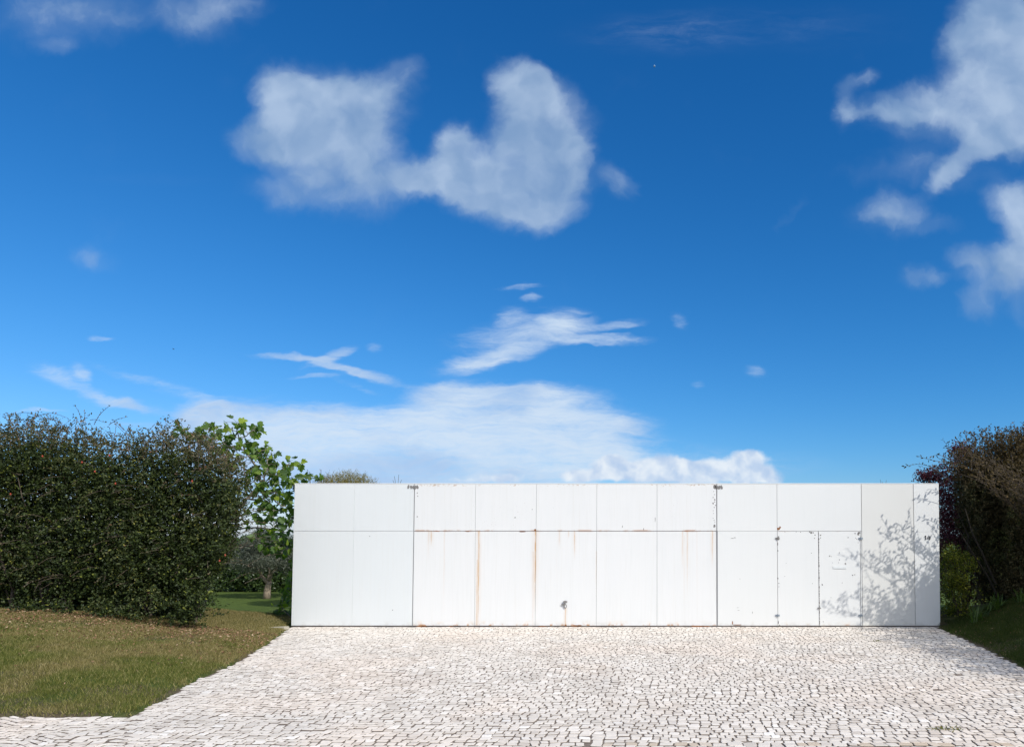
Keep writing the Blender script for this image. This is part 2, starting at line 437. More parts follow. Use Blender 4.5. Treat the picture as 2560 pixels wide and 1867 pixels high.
def height(x, y):
    """ground level; paved areas lie at 0 and the sheet dips below them"""
    x = np.asarray(x, float); y = np.asarray(y, float)
    sd = paved_sd(x, y)
    fall = 1 - sstep(WY + .3, WY + 2.6, y)
    zl = .015 + np.clip(sd, 0, 4) * .115
    zr = .015 + .62 * sstep(0, 2.2, sd)
    z = np.where(x < 0, zl, zr) * fall
    p = np.stack([x.ravel(), y.ravel(), np.zeros(x.size)], 1)
    bumps = (vnoise(p, 1.1, 3) - .5) * .09 + (vnoise(p, 3.7, 5) - .5) * .035
    z = z + bumps.reshape(x.shape) * sstep(.05, .8, sd) * np.where(y > WY + 1, .4, 1)
    z = np.where(sd < 0.04, -.075 + (sstep(-.05, .04, sd)) * .085, z)
    # under the wall and out on the road side
    z = np.where((y > WY - .1) & (y < WY + .6) & (x > -8.2) & (x < 5.9), -.08, z)
    z = np.where(y < 4.65, -.16, z)
    return z

# ------------------------------------------------------------------ ground sheet
def grid_axis(segs):
    a = []
    for s0, s1, st in segs: a += list(np.arange(s0, s1 - 1e-6, st))
    return np.array(a + [segs[-1][1]])
gx = grid_axis([(-3000,-600,800),(-600,-100,100),(-100,-30,10),(-30,-15,1),(-15,-8,.12),(-8,-5.3,.06),(-5.3,4.4,.6),(4.4,6.4,.06),(6.4,11,.12),(11,30,1),(30,100,10),(100,600,100),(600,3000,800)])
gy = grid_axis([(-300,-20,40),(-20,4,4),(4,7.4,.4),(7.4,16.6,.07),(16.6,20,.2),(20,40,1),(40,120,10),(120,600,60),(600,4000,680)])
XX, YY = np.meshgrid(gx, gy)
ZZ = height(XX, YY)
V = np.stack([XX.ravel(), YY.ravel(), ZZ.ravel()], 1)
nx, ny = len(gx), len(gy)
ii = (np.arange(ny - 1)[:, None] * nx + np.arange(nx - 1)[None]).ravel()
loops = np.stack([ii, ii + 1, ii + nx + 1, ii + nx], 1)
m = MT('lawn_ground')
patch = m.ss(m.noise(.9, 4, off=2.), .42, .60)
g1 = m.ramp(m.noise(22., 5, .7), [(.3, (.028, .040, .010)), (.55, (.060, .085, .020)), (.75, (.12, .12, .045))])
g2 = m.ramp(m.noise(30., 5, .7, off=5.), [(.3, (.045, .036, .024)), (.55, (.10, .080, .050)), (.75, (.17, .135, .085))])
m.col(m.mix(patch, g1, g2)); m.rough(.95); m.spec(.1); m.bump(m.noise(60., 3), .6, .02)
# far, mown lawn is even green
sx = m.n('ShaderNodeSeparateXYZ'); m.l(m.g.outputs['Position'], sx.inputs[0])
far = m.ss(sx.outputs[1], 16.8, 18.4)
fc = m.ramp(m.noise(5., 5, .65), [(.3, (.052, .080, .016)), (.7, (.085, .120, .028))])
m.col(m.mix(far, m.mix(patch, g1, g2), fc))
M_GROUND = m.m
tag(link('ground', raw_mesh('ground', V, loops, np.full(len(loops), 4), True), M_GROUND), kind='structure')

# road beyond the footpath, behind and under the photographer's feet
m = MT('asphalt'); m.col(m.ramp(m.noise(90., 4), [(.3, (.035, .035, .036)), (.7, (.07, .07, .07))])); m.rough(.9); m.spec(.2); M_ASPH = m.m
b = MB(); b.box(-60, -6, -.20, 60, 4.45, -.12); tag(b.build('road', M_ASPH), kind='structure')
m = MT('kerb_stone'); m.col(m.ramp(m.noise(25., 5), [(.3, (.30, .29, .27)), (.7, (.42, .41, .39))])); m.rough(.85); M_KERB = m.m
b = MB()
x = -30.
while x < 30: b.box(x + .004, 4.455, -.15, x + .996, 4.60, .0); x += 1.
tag(b.build('kerb', M_KERB), kind='structure')

# ------------------------------------------------------------------ limestone setts
def setts(name, poly, rows, mat, wmean=.108, gap=.010, wob=.05, seed=1, jit=.010, warpf=None):
    rng = np.random.default_rng(seed)
    cx, cy, hw, hh = [], [], [], []
    xs = [p[0] for p in poly]; ys = [p[1] for p in poly]
    y = rows[0]
    while y < rows[1]:
        rh = rows[2] * rng.uniform(.88, 1.14)
        x = max(min(xs), rows[3]) - rng.uniform(0, .1)
        while x < min(max(xs), rows[4]):
            ww = wmean * rng.uniform(.78, 1.22)
            cx.append(x + ww / 2); cy.append(y + rh / 2); hw.append(ww / 2); hh.append(rh / 2)
            x += ww
        y += rh
    cx, cy, hw, hh = map(np.array, (cx, cy, hw, hh))
    n = len(cx)
    # eight-cornered outline
    k = .30
    ox = np.array([-1, -1 + k, 1 - k, 1, 1, 1 - k, -1 + k, -1]); oy = np.array([-1 + k, -1, -1, -1 + k, 1 - k, 1, 1, 1 - k])
    gx_ = gap * rng.uniform(.3, 1.3, n); gy_ = gap * 1.15 * rng.uniform(.5, 1.4, n)
    ch = rng.uniform(.35, 1.0, (n, 8))
    oxx = np.sign(ox) * (1 - (1 - np.abs(ox)) * ch); oyy = np.sign(oy) * (1 - (1 - np.abs(oy)) * ch)
    px = cx[:, None] + oxx * (hw - gx_ / 2)[:, None] + rng.normal(0, jit * .30, (n, 8))
    py = cy[:, None] + oyy * (hh - gy_ / 2)[:, None] + rng.normal(0, jit * .22, (n, 8))
    skew = rng.normal(0, .10, n)[:, None]
    px += (py - cy[:, None]) * skew
    yo = rng.normal(0, .005, n)[:, None]; py = py + yo
    if warpf: px, py = warpf(px, py)
    q = np.stack([px.ravel(), py.ravel(), np.zeros(px.size)], 1)
    dx = (vnoise(q, 1.3, seed) - .5) * wob * 1.4 + (vnoise(q, 3.6, seed + 3) - .5) * wob * .9
    dy = (vnoise(q, 1.1, seed + 1) - .5) * wob * 1.7 + (vnoise(q, 3.2, seed + 4) - .5) * wob * .8
    px = px + dx.reshape(px.shape); py = py + dy.reshape(py.shape)
    mx, my = px.mean(1), py.mean(1)
    keep = (sdist(poly, mx, my) < -.012) & (rng.random(n) > .0006)
    px, py, mx, my = px[keep], py[keep], mx[keep], my[keep]; n = len(mx)
    tiltx, tilty = rng.normal(0, .018, n)[:, None], rng.normal(0, .018, n)[:, None]
    zt = rng.normal(0, .0016, n)[:, None] + tiltx * (px - mx[:, None]) + tilty * (py - my[:, None])
    top_in = np.stack([mx[:, None] + (px - mx[:, None]) * .93, my[:, None] + (py - my[:, None]) * .92, zt], 2)
    top = np.stack([px, py, zt - .0035], 2)
    bot = np.stack([px, py, np.full_like(px, -.05)], 2)
    V = np.concatenate([top_in, top, bot], 1).reshape(-1, 3)
    idx = np.arange(n)[:, None] * 24
    tf = idx + np.arange(8)
    qs = []
    for a, b_ in ((0, 8), (8, 16)):
        for j in range(8):
            qs.append(idx + np.array([b_ + j, b_ + (j + 1) % 8, a + (j + 1) % 8, a + j]))
    qs = np.stack(qs, 0).reshape(-1, 4)
    loops = np.concatenate([tf.ravel(), qs.ravel()]); tot = np.concatenate([np.full(n, 8), np.full(len(qs), 4)])
    mi = np.concatenate([np.zeros(n), np.zeros(n * 8), np.ones(n * 8)]).astype(np.int32)
    qq = qs.reshape(16, n, 4) if False else None
    o = link(name, raw_mesh(name, V, loops, tot, mat_idx=mi), [mat, M_SIDE]); return o
def sett_mat(name, warm=0.):
    m = MT(name)
    c = m.ramp(m.rnd(), [(0, (.53, .470, .405)), (.2, (.62, .562, .492)), (.75, (.685, .625, .552)), (.96, (.73, .675, .605)), (1, (.80, .76, .70))])
    if warm: c = m.mix(m.ss(m.rnd(), .4, .6), c, (.52, .43, .33))
    pink = m.ss(m.noise(.55, 3, off=7.), .45, .65, 0, .5)
    c = m.mix(pink, c, m.mix(1., c, (1.03, .955, .90), 'MULTIPLY'))
    c = m.mix(m.ss(m.noise(.8, 4, off=9.), .5, .7, 0., .22), c, (.33, .31, .28))
    c = m.mix(m.ss(m.noise(70., 4), .5, .8, 0., .3), c, (.30, .285, .26))
    m.col(c); m.rough(.72); m.spec(.35); m.bump(m.noise(90., 3), .35, .006)
    return m.m
M_SIDE = plain('grimy_sett_side', (.17, .14, .115), .95, .1, .3, 60.)
M_SETT = sett_mat('limestone'); M_SETT_W = sett_mat('limestone_warm', 1.)
LX = np.array([p[1] for p in left_edge]); 
def drive_warp(px, py):
    # the courses turn up along the flared left edge
    t = np.clip((-3.4 - px) / 3.2, 0, 1); py = py + t * t * .45 * np.clip((12.5 - py) / 4, 0, 1)
    return px, py
tag(setts('driveway', drive_poly, (5.15, WY + .1, .096, -8.6, 6.2), M_SETT, seed=3, wmean=.102, gap=.0155, wob=.065, jit=.009, warpf=drive_warp), kind='structure')
left_walk = [(-11, 5.2), (-11, y_walk), (float(left_edge[0][0]) + .06, y_walk), (-5.17, 7.12), (-4.97, 5.2)]
def walk_warp(px, py):
    a = .35
    return px, py + .10 * np.sin(px * 2.3) + .05 * np.sin(px * 5.1 + 1)
tag(setts('footpath_setts', left_walk, (4.8, 9.0, .092, -11.2, -4.8), M_SETT, seed=8, gap=.017, wob=.16, jit=.016, wmean=.10, warpf=walk_warp), kind='structure')
border = [(-.78, 6.95), (-.78, 7.09), (9., 7.09), (9., 6.95)]
tag(setts('border_course', border, (6.965, 7.07, .112, -.8, 9.), M_SETT_W, seed=5, gap=.016, wob=.004, wmean=.118), kind='structure')
front_walk = [(-.78, 5.2), (-.78, 6.955), (9., 6.955), (9., 5.2)]
tag(setts('footpath', front_walk, (5.2, 6.93, .1, -.8, 9.), M_SETT, seed=6, gap=.016, wob=.05), kind='structure')
m = MT('joint_sand'); m.col(m.ramp(m.noise(45., 5, .7), [(.3, (.11, .088, .072)), (.55, (.20, .165, .138)), (.8, (.32, .275, .23))])); m.rough(1.); m.spec(.05); M_JOINT = m.m
b = MB(); b.poly([(x, y, -.0085) for x, y in drive_poly]); b.poly([(x, y, -.0105) for x, y in walk_poly[::-1]])
o = b.build('paving_bed', M_JOINT); tag(o, kind='structure')

# ------------------------------------------------------------------ the white metal wall with its gate and door
def W(u, v, y=WY): p = P(u, v, y); return float(p[0]), float(p[2])
def white_paint(name, tint=(.80, .815, .82), rust=0., dirt=.10, streaks=(), specks=0.):
    m = MT(name)
    sx = m.n('ShaderNodeSeparateXYZ'); m.l(m.g.outputs['Position'], sx.inputs[0]); x, y, z = sx.outputs
    d = m.noise(3.0, 6, .6, (1.6, 1, .22)); d2 = m.noise(11., 5, .6, (2.2, 1, .10), off=3.)
    c = m.mix(m.ss(d, .38, .68, 0., dirt * 1.2), tint, (.60, .62, .61))
    c = m.mix(m.ss(d2, .45, .75, 0., dirt), c, (.55, .55, .52))
    d3 = m.noise(30., 4, .6, (1.6, 1, .03), off=9.); c = m.mix(m.ss(d3, .52, .75, 0., dirt * 1.4), c, (.58, .54, .46))
    # grime along the foot
    c = m.mix(m.math('MULTIPLY', m.ss(z, .16, .02), m.ss(m.noise(9., 4), .4, .7, 0., .35)), c, (.45, .42, .36))
    if rust > 0:
        # flaking rust along top edge, along the middle seam and the foot
        n1 = m.noise(13., 6, .7, (1, 1, 2.2), off=1.)
        reg = m.noise(.9, 2, .5, off=6.)
        top = m.math('MULTIPLY', m.ss(z, 2.955, 3.0), m.ss(m.math('ADD', n1, m.math('MULTIPLY', reg, .35)), .72, .80))
        c = m.mix(m.math('MULTIPLY', top, rust * .75), c, (.42, .27, .16))
        n2 = m.noise(5., 5, .65, (1, 1, .8), off=12.)
        foot = m.math('MULTIPLY', m.ss(z, .075, .02), m.ss(n2, .53, .62))
        c = m.mix(m.math('MULTIPLY', foot, rust), c, (.36, .14, .05))
        halo = m.math('MULTIPLY', m.ss(z, .17, .03), m.ss(n2, .50, .66))
        c = m.mix(m.math('MULTIPLY', halo, rust * .35), c, (.62, .38, .16))
        zs = m.math('ABSOLUTE', m.math('SUBTRACT', z, 2.03))
        seam = m.math('MULTIPLY', m.ss(zs, .035, .008), m.ss(m.noise(2.6, 5, .6, off=20.), .48, .6))
        c = m.mix(m.math('MULTIPLY', seam, rust * .5), c, (.45, .21, .08))
    if specks > 0:
        n3 = m.noise(44., 3, .6, (1.5, 1, .5), off=15.); r3 = m.noise(1.6, 3, .5, (1.6, 1, .5), off=31.)
        sp = m.math('MULTIPLY', m.ss(m.math('ADD', n3, m.math('MULTIPLY', r3, .35)), .86, .91), m.math('MULTIPLY', m.ss(z, 1.98, 2.0), m.ss(z, 2.9, 2.6)))
        c = m.mix(m.math('MULTIPLY', sp, specks), c, (.32, .29, .25))
    for (u, v0, v1, wpx, st) in streaks:
        x0, z0 = W(u, v0); _, z1 = W(u, v1); hw = wpx / 118. * .5
        wob = m.math('MULTIPLY', m.math('SUBTRACT', m.noise(2.2, 3, .5, (.2, .2, 1.), off=u * .01), .5), .035)
        dx = m.math('ABSOLUTE', m.math('SUBTRACT', m.math('SUBTRACT', x, x0), wob))
        core = m.ss(dx, hw, hw * .15); hal = m.ss(dx, hw * 5.0, hw * .5, 0., .22)
        brk = m.ss(m.noise(14., 4, .6, (1, 1, .35), off=u * .013), .25, .6, .45, 1.)
        al = m.math('MULTIPLY', m.math('MULTIPLY', m.math('MAXIMUM', core, hal), brk), m.math('MULTIPLY', m.ss(z, z1, z1 + (z0 - z1) * .8), m.math('LESS_THAN', z, z0 + .02)))
        c = m.mix(m.math('MULTIPLY', al, st * .85), c, (.52, .27, .07))
    m.col(c); m.rough(.42); m.spec(.4); m.bump(m.noise(1.3, 2, .5), .22, .03)
    return m.m
M_WHITE_L = white_paint('white_paint_cool', (.66, .68, .672), dirt=.08)
M_WHITE_R = white_paint('white_paint_right', (.685, .69, .672), dirt=.06)
M_WHITE_RR = white_paint('white_paint_warm', (.655, .65, .615), dirt=.05)
M_GATE = white_paint('white_paint_rusty', (.695, .695, .680), rust=1., dirt=.12, specks=.55, streaks=[
  (1079,1328,1372,4.5,.8),(1072,1328,1410,2.,.4),(1112,1328,1560,1.8,.35),(1198,1328,1700,4.,1.0),(1194,1400,1800,2.2,.8),
  (1339,1328,1560,6.,.95),(1334,1380,1700,2.2,.45),(1437,1328,1410,3.,.9),(1399,1328,1380,2.5,.55),(1422,1328,1350,2.,.6),(1414,1520,1640,3.,.85),
  (1706,1328,1440,2.2,.55),(1710,1340,1566,1.6,.3),(1718,1328,1500,2.6,.6),(1781,1328,1430,3.2,.75),(1742,1328,1540,1.4,.25),(1491,1380,1520,1.5,.45)])
M_DOOR = white_paint('white_paint_door', (.69, .695, .678), rust=.55, dirt=.07)
M_SEAM = plain('seam_metal', (.12, .105, .095), .8, .2, .5, 14.)
M_CHIP = plain('chipped_metal', (.20, .19, .18), .6, .3, .4, 40.)
M_RUST = plain('rust', (.24, .11, .05), .9, .1, .5, 40.)
M_CORE = plain('wall_body', (.55, .55, .54), .8, .2, .1, 3.)
M_STEEL = plain('blue_grey_steel', (.22, .26, .30), .45, .5, .3, 30.)
M_BLACK = plain('black_metal', (.012, .014, .016), .5, .4, .2, 30.)

XL, XR = W(732.5, 1400)[0], W(2349.5, 1400)[0]
ZT = W(1500, 1209)[1]; ZS = W(1500, 1327)[1]
wall = empty('white_metal_wall', (float((XL + XR) / 2), WY, 0), 'long white metal panel wall with rusty gate and narrow doors across the driveway', 'wall')
b = MB(); b.box(XL + .015, WY + .012, -.05, XR - .015, WY + .30, ZT - .006); b.build('wall_body', M_CORE, wall)
b = MB(); b.box(XL - .004, WY - .006, ZT - .004, XR + .004, WY + .31, ZT + .012); b.build('top_cap', M_WHITE_R, wall)
b = MB(); b.box(XL, WY - .002, .0, XR, WY + .010, .022); b.build('bottom_rail', M_SEAM, wall)

def edge_x(ub, ut):
    """a seam given by its pixel at the bottom and at the top -> function x(z)"""
    xb, xt = W(ub, 1566)[0], W(ut, 1208)[0]
    return lambda z: xb + (xt - xb) * z / ZT
SE = {k: edge_x(*v) for k, v in dict(L=(728.5,737.5), a=(880,887), g0=(1031,1036.5), g1=(1186.5,1189.5), g2=(1338,1341.6), g3=(1490.5,1492.3), g4=(1642.5,1642.6), g5=(1792.8,1792),
        d0=(1944.5,1941.9), d1=(2048,2044.5), d2=(2152,2149.5), r0=(2156,2152.7), r1=(2288.5,2282.4), R=(2350.7,2346.5)).items()}
def panel(name, e0, e1, z0, z1, mat, parent, gl=.003, gr=.003, gt=.003, gb=.003, yoff=0., corner=0.):
    z0 += gb; z1 -= gt
    o = [(SE[e0](z0) + gl, z0), (SE[e1](z0) - gr - corner, z0)]
    if corner: o.append((SE[e1](z0 + corner * 1.2) - gr, z0 + corner * 1.2))
    o += [(SE[e1](z1) - gr, z1), (SE[e0](z1) + gl, z1)]
    b = MB(); b.hull(o, WY - .012 + yoff, WY + .008 + yoff)
    ob = b.build(name, mat, parent)
    bv = ob.modifiers.new('bevel', 'BEVEL'); bv.width = .002; bv.segments = 1; bv.limit_method = 'ANGLE'
    return ob
zb = .024
for e0, e1 in (('L', 'a'), ('a', 'g0')):
    g = .0012
    panel('panel', e0, e1, ZS, ZT - .006, M_WHITE_L, wall, gl=g, gr=(g if e1 == 'a' else .010))
    panel('panel', e0, e1, zb, ZS, M_WHITE_L, wall, gl=g, gr=(g if e1 == 'a' else .010))
panel('panel', 'g5', 'd0', ZS, ZT - .006, M_WHITE_R, wall, gl=.007)
panel('panel', 'g5', 'd0', zb, ZS, M_WHITE_R, wall, gl=.014, gt=.002)
panel('panel', 'd0', 'r0', ZS, ZT - .006, M_WHITE_R, wall, gr=.005)
panel('panel', 'd2', 'r0', zb, ZS, M_WHITE_R, wall, gl=.004, gr=.006)
panel('panel', 'r0', 'r1', zb, ZT - .006, M_WHITE_RR, wall, gl=.005, gr=.006)
ZR = W(2315, 1329)[1]
panel('panel', 'r1', 'R', ZR, ZT - .006, M_WHITE_R, wall, gl=.006, gb=.001)
panel('panel', 'r1', 'R', zb, ZR, M_WHITE_R, wall, gl=.006, gt=.001, corner=.06)

# gate: a backing leaf with two rows of five sheets
b = MB(); b.hull([(SE['g0'](zb) + .012, zb), (SE['g5'](zb) - .020, zb), (SE['g5'](ZT) - .012, ZT - .012), (SE['g0'](ZT) + .010, ZT - .012)], WY - .004, WY + .009)
gate = b.build('gate', M_SEAM, wall)
gs = ['g0', 'g1', 'g2', 'g3', 'g4', 'g5']
for i in range(5):
    gl = .012 if i == 0 else .0025; gr = .014 if i == 4 else .0025
    panel('panel', gs[i], gs[i + 1], ZS, ZT - .006, M_GATE, gate, gl=gl, gr=gr, gb=.006, yoff=-.004)
    panel('panel', gs[i], gs[i + 1], zb, ZS, M_GATE, gate, gl=gl, gr=gr + (.006 if i == 4 else 0), gt=.006, yoff=-.002)
def blob_poly(u, v, ru, rv, n=9, jag=.3, rng=random):
    pts = []
    for k in range(n):
        a = 2 * math.pi * k / n; r = 1 + rng.uniform(-jag, jag)
        pts.append(W(u + ru * r * math.cos(a), v + rv * r * math.sin(a)))
    return pts
def chips(name, items, mat, parent, y=WY - .0175, n=8):
    b = MB()
    for it in items:
        pts = blob_poly(*it, n=n)
        pts = pts[::-1]
        b.hull(pts, y, y + .0022)
    return b.build(name, mat, parent)
# grey daubs where the gate guides were painted over
for us, vv in (((1022,1028,1034,1040,1045), 1218), ((1785,1790,1794,1799,1803), 1218)):
    chips('paint_daub', [(u + random.uniform(-1, 1), vv + random.uniform(-1.5, 1.5), 3.0, 5.0) for u in us], M_CHIP, gate)
# flaked spots beside the gate edge
it = [(1786 + random.uniform(-3.5, 4), v, random.uniform(.7, 1.8), random.uniform(.8, 2.2)) for v in (1228,1236,1243,1249,1254,1258,1263,1268,1276,1283,1295,1300,1305,1312)]
it += [(1786, 1315, 3., 4.), (1044,1291,1.8,1.4), (1044,1232,1.,1.6), (1045,1240,1.,1.4), (1288,1293,1.1,2.4), (1331,1273,.8,1.4), (1638,1298,.7,6.), (1609,1322,.8,3.4), (1556,1316,.8,3.2)]
chips('flaked_paint', it, M_CHIP, gate)
chips('rust_patch', [(1051,1564.2,12,1.9),(1062,1563.6,6,1.6),(1128,1565,6,1.),(1355,1564.6,12,1.2),(1437,1563.4,12,1.9),(1448,1562.8,6,1.7),(1414,1562,2.4,2.4),(1744,1564.2,20,1.6),(1765,1564.6,10,1.2),(1338,1324,3.2,3.),(1093,1327,8,1.0),(1170,1327.5,6,1.),(1716,1326.5,9,1.1),(1306,1328.4,8,1.)], M_RUST, gate, n=11)
# handle: oval escutcheon with ring, thumb turn and cap
hb = MB()
def disc(b, u, v, ru, rv, y0, y1, rot=0., n=14, m=0):
    pts = []
    for k in range(n):
        a = -2 * math.pi * k / n
        du, dv = ru * math.cos(a), rv * math.sin(a)
        pts.append(W(u + du * math.cos(rot) - dv * math.sin(rot), v + du * math.sin(rot) + dv * math.cos(rot)))
    b.hull(pts, y0, y1, m)
disc(hb, 1413.5, 1503.2, 5.3, 2.6, WY - .050, WY - .018); disc(hb, 1411.6, 1508, 1.6, 3.6, WY - .040, WY - .018, .3)
disc(hb, 1407.6, 1510.6, 4., 2.1, WY - .042, WY - .018, .35)
disc(hb, 1413.3, 1514.4, 4.0, 5.4, WY - .034, WY - .018); disc(hb, 1414, 1514.4, 1.4, 3., WY - .036, WY - .033, m=1)
hb.build('handle', [M_CHIP, M_WHITE_R], gate)
chips('scratch', [(870, 1524.5, 0, 0)] and [(982, 1524, 1.6, 1.1), (925, 1340, 1., .9)], M_CHIP, wall)

# pair of narrow doors
for e0, e1, hu, spots in (('d0', 'd1', 1943.5, [(2024,1329,2,2),(2028,1331,3,2.6),(2033,1331,1.6,1.6),(2037,1337,1.4,1.4),(2036,1345,1.2,1.2),(2001,1329.5,1.,1.4),(1962,1329,1.,1.),(1990,1329,.8,1.),
        (1946,1345,1.8,6.),(1944,1360,1.2,4.),(1944.5,1376,1.,2.),(1944.5,1445,1.2,3.),(1947,1457,1.2,1.4),(1947,1466,.9,1.2),(1945.5,1555,1.2,5.),(1949,1562,1.4,2.),(2031,1458,.9,.9),(1962,1440,.8,.8),(1965,1407,.7,.7),(2028,1382,.9,1.)]),
      ('d1', 'd2', 2151, [(2051,1337,1.6,1.6),(2051,1344,1.2,1.2),(2120,1343,1.6,1.6),(2074,1389,1.7,1.4),(2078,1390.5,1.,.9),(2098,1398.6,1.5,1.3),(2113,1408.4,2.,2.2),(2098,1381,1.4,1.2),(2081,1406,.8,.8),(2096,1406,.8,.8),(2131,1437,1.7,1.5),(2136.5,1436,1.4,1.2),(2105,1456,.9,.9),(2055.5,1461,1.9,1.9),(2058,1553,1.,1.4),(2077,1493,.9,.9),
        (2137,1333,1.4,1.4),(2145.5,1334,2.6,4.6),(2148,1331,3.,1.6),(2138.5,1344,1.1,1.),(2141,1347,1.1,1.),(2145,1356,.9,.9)])):
    b = MB(); x0, x1 = SE[e0], SE[e1]
    z0, z1 = zb + .006, ZS - .004
    b.hull([(x0(z0) + .006, z0), (x1(z0) - .008, z0), (x1(z1) - .008, z1), (x0(z1) + .006, z1)], WY - .014, WY + .010)
    d = b.build('door', M_DOOR, wall)
    chips('flaked_paint', spots, M_CHIP, d, y=WY - .0165)
    for hv in (1345.5, 1537.5):
        b = MB(); xh, zh = W(hu, hv)
        b.box(xh - .045, WY - .026, zh - .018, xh + .045, WY - .0145, zh + .018)
        b.tube([(xh, WY - .030, zh - .028), (xh, WY - .030, zh + .028)], .011, .011, 8)
        b.build('hinge', M_STEEL if hu > 2000 or hv > 1400 else M_CHIP, d)
    if e0 == 'd1':
        b = MB(); xa, za = W(2081.5, 1414.5); xb_, zb_ = W(2115.8, 1421.5)
        b.box(xa, WY - .020, zb_, xb_, WY - .0145, za); b.box(xa + .006, WY - .024, zb_ + .008, xb_ - .006, WY - .0205, za - .012)
        b.build('mail_slot', M_WHITE_L, d)
        # chipped meeting edge
        b = MB()
        for v in np.arange(1331, 1560, 2.3):
            if random.random() < .75:
                xe, ze = W(2044.5 + (v - 1208) * .0098 + .9, float(v)); rr = random.uniform(.004, .010) * (1.9 if random.random() < .12 else 1)
                b.hull([(xe - rr, ze), (xe, ze - rr * 1.4), (xe + rr * .8, ze), (xe, ze + rr * 1.5)], WY - .0165, WY - .0142)
        b.build('worn_edge', M_CHIP, d)
        b = MB(); disc(b, 2047.5, 1519, 4.2, 2.2, WY - .034, WY - .0145); b.build('latch', M_CHIP, d)
chips('rust_patch', [(1946,1321,4.,3.2),(1950,1318,2.6,2.6)], M_RUST, wall, y=WY - .0145)
chips('scratch', [(1831,1345,4,.7),(1837,1343.5,3,.6),(1844,1518,3,.4),(1846,1525,3,.4),(1849.5,1446,.9,.9),(1881,1530,.5,2.6)], M_CHIP, wall, y=WY - .0145)
chips('rust_patch', [(1831,1556,1.3,4.),(1842,1561,12,1.)], M_RUST, wall, y=WY - .0145)
# house number 14
b = MB(); y0, y1 = WY - .026, WY - .0125
def seg(u0, v0, u1, v1, wd):
    x0, z0 = W(u0, v0); x1, z1 = W(u1, v1); dx, dz = x1 - x0, z1 - z0; l = math.hypot(dx, dz); nx_, nz_ = -dz / l * wd / 2, dx / l * wd / 2
    b.hull([(x0 + nx_, z0 + nz_), (x1 + nx_, z1 + nz_), (x1 - nx_, z1 - nz_), (x0 - nx_, z0 - nz_)], y0, y1)
seg(2313.4, 1338.2, 2313.4, 1348.8, .013); y0 -= .001; seg(2310.4, 1341.2, 2313.4, 1338.4, .009)
y0 += .001; seg(2323.4, 1340.0, 2323.4, 1348.8, .013); y0 -= .001; seg(2317.6, 1345.4, 2325.6, 1345.4, .009); y0 -= .001; seg(2317.8, 1345.6, 2321.4, 1338.2, .008)
b.build('house_number', M_BLACK, wall)

# ------------------------------------------------------------------ vegetation materials
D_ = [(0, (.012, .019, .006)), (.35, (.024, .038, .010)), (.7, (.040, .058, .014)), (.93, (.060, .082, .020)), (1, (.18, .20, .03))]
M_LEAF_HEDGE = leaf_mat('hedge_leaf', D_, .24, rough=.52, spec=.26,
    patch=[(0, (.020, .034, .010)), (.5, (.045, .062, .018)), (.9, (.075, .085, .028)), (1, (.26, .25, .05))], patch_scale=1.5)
M_LEAF_TOP = leaf_mat('sunlit_toned_leaf', [(0, (.030, .038, .014)), (.4, (.065, .070, .026)), (.75, (.12, .105, .045)), (.92, (.17, .13, .07)), (1, (.20, .09, .05))], .30, rough=.45)  # sunlight on the hedge top put into paler, olive-brown leaves
M_LEAF_R = leaf_mat('brown_green_leaf', [(0, (.022, .022, .010)), (.4, (.045, .042, .018)), (.8, (.075, .062, .030)), (1, (.13, .10, .05))], .2, rough=.6, spec=.18,
    patch=[(0, (.022, .034, .010)), (.6, (.050, .062, .020)), (1, (.12, .12, .035))], patch_scale=1.3)
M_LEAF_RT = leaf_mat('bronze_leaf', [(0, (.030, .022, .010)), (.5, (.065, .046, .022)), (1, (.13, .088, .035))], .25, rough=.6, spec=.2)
M_PURPLE = leaf_mat('purple_leaf', [(0, (.036, .009, .015)), (.6, (.085, .018, .030)), (1, (.15, .040, .055))], .25, (1.7, .6, .7))
M_LIME = leaf_mat('yellow_green_leaf', [(0, (.030, .045, .006)), (.4, (.09, .11, .010)), (.75, (.20, .21, .02)), (1, (.40, .38, .05))], .4)
M_STRAP = leaf_mat('strap_leaf', [(0, (.03, .06, .012)), (1, (.10, .17, .03))], .3)
M_FIG = leaf_mat('fig_leaf', [(0, (.036, .080, .014)), (.5, (.080, .150, .024)), (.85, (.14, .22, .030)), (1, (.26, .33, .03))], .42, (1.8, 2.0, .45), rough=.5)
M_OLIVE = leaf_mat('olive_leaf', [(0, (.040, .052, .034)), (.6, (.085, .10, .070)), (1, (.16, .175, .12))], .15)
M_FARH = leaf_mat('far_hedge_leaf', [(0, (.018, .038, .010)), (.6, (.038, .068, .016)), (1, (.075, .12, .022))], .2)
M_TUFT = leaf_mat('grey_shrub_leaf', [(0, (.10, .09, .02)), (.6, (.22, .18, .05)), (1, (.36, .29, .10))], .4)
M_BARK = plain('bark', (.085, .068, .052), .9, .1, .5, 20.)
M_DARKBARK = plain('dark_bark', (.045, .038, .030), .9, .1, .4, 20.)
M_FIGBARK = plain('fig_bark', (.20, .18, .15), .8, .2, .4, 14.)
M_OLIVEBARK = plain('olive_bark', (.26, .21, .155), .9, .1, .4, 10.)
M_REDF = plain('red_fruit', (.30, .045, .02), .4, .5, .3, 40.)

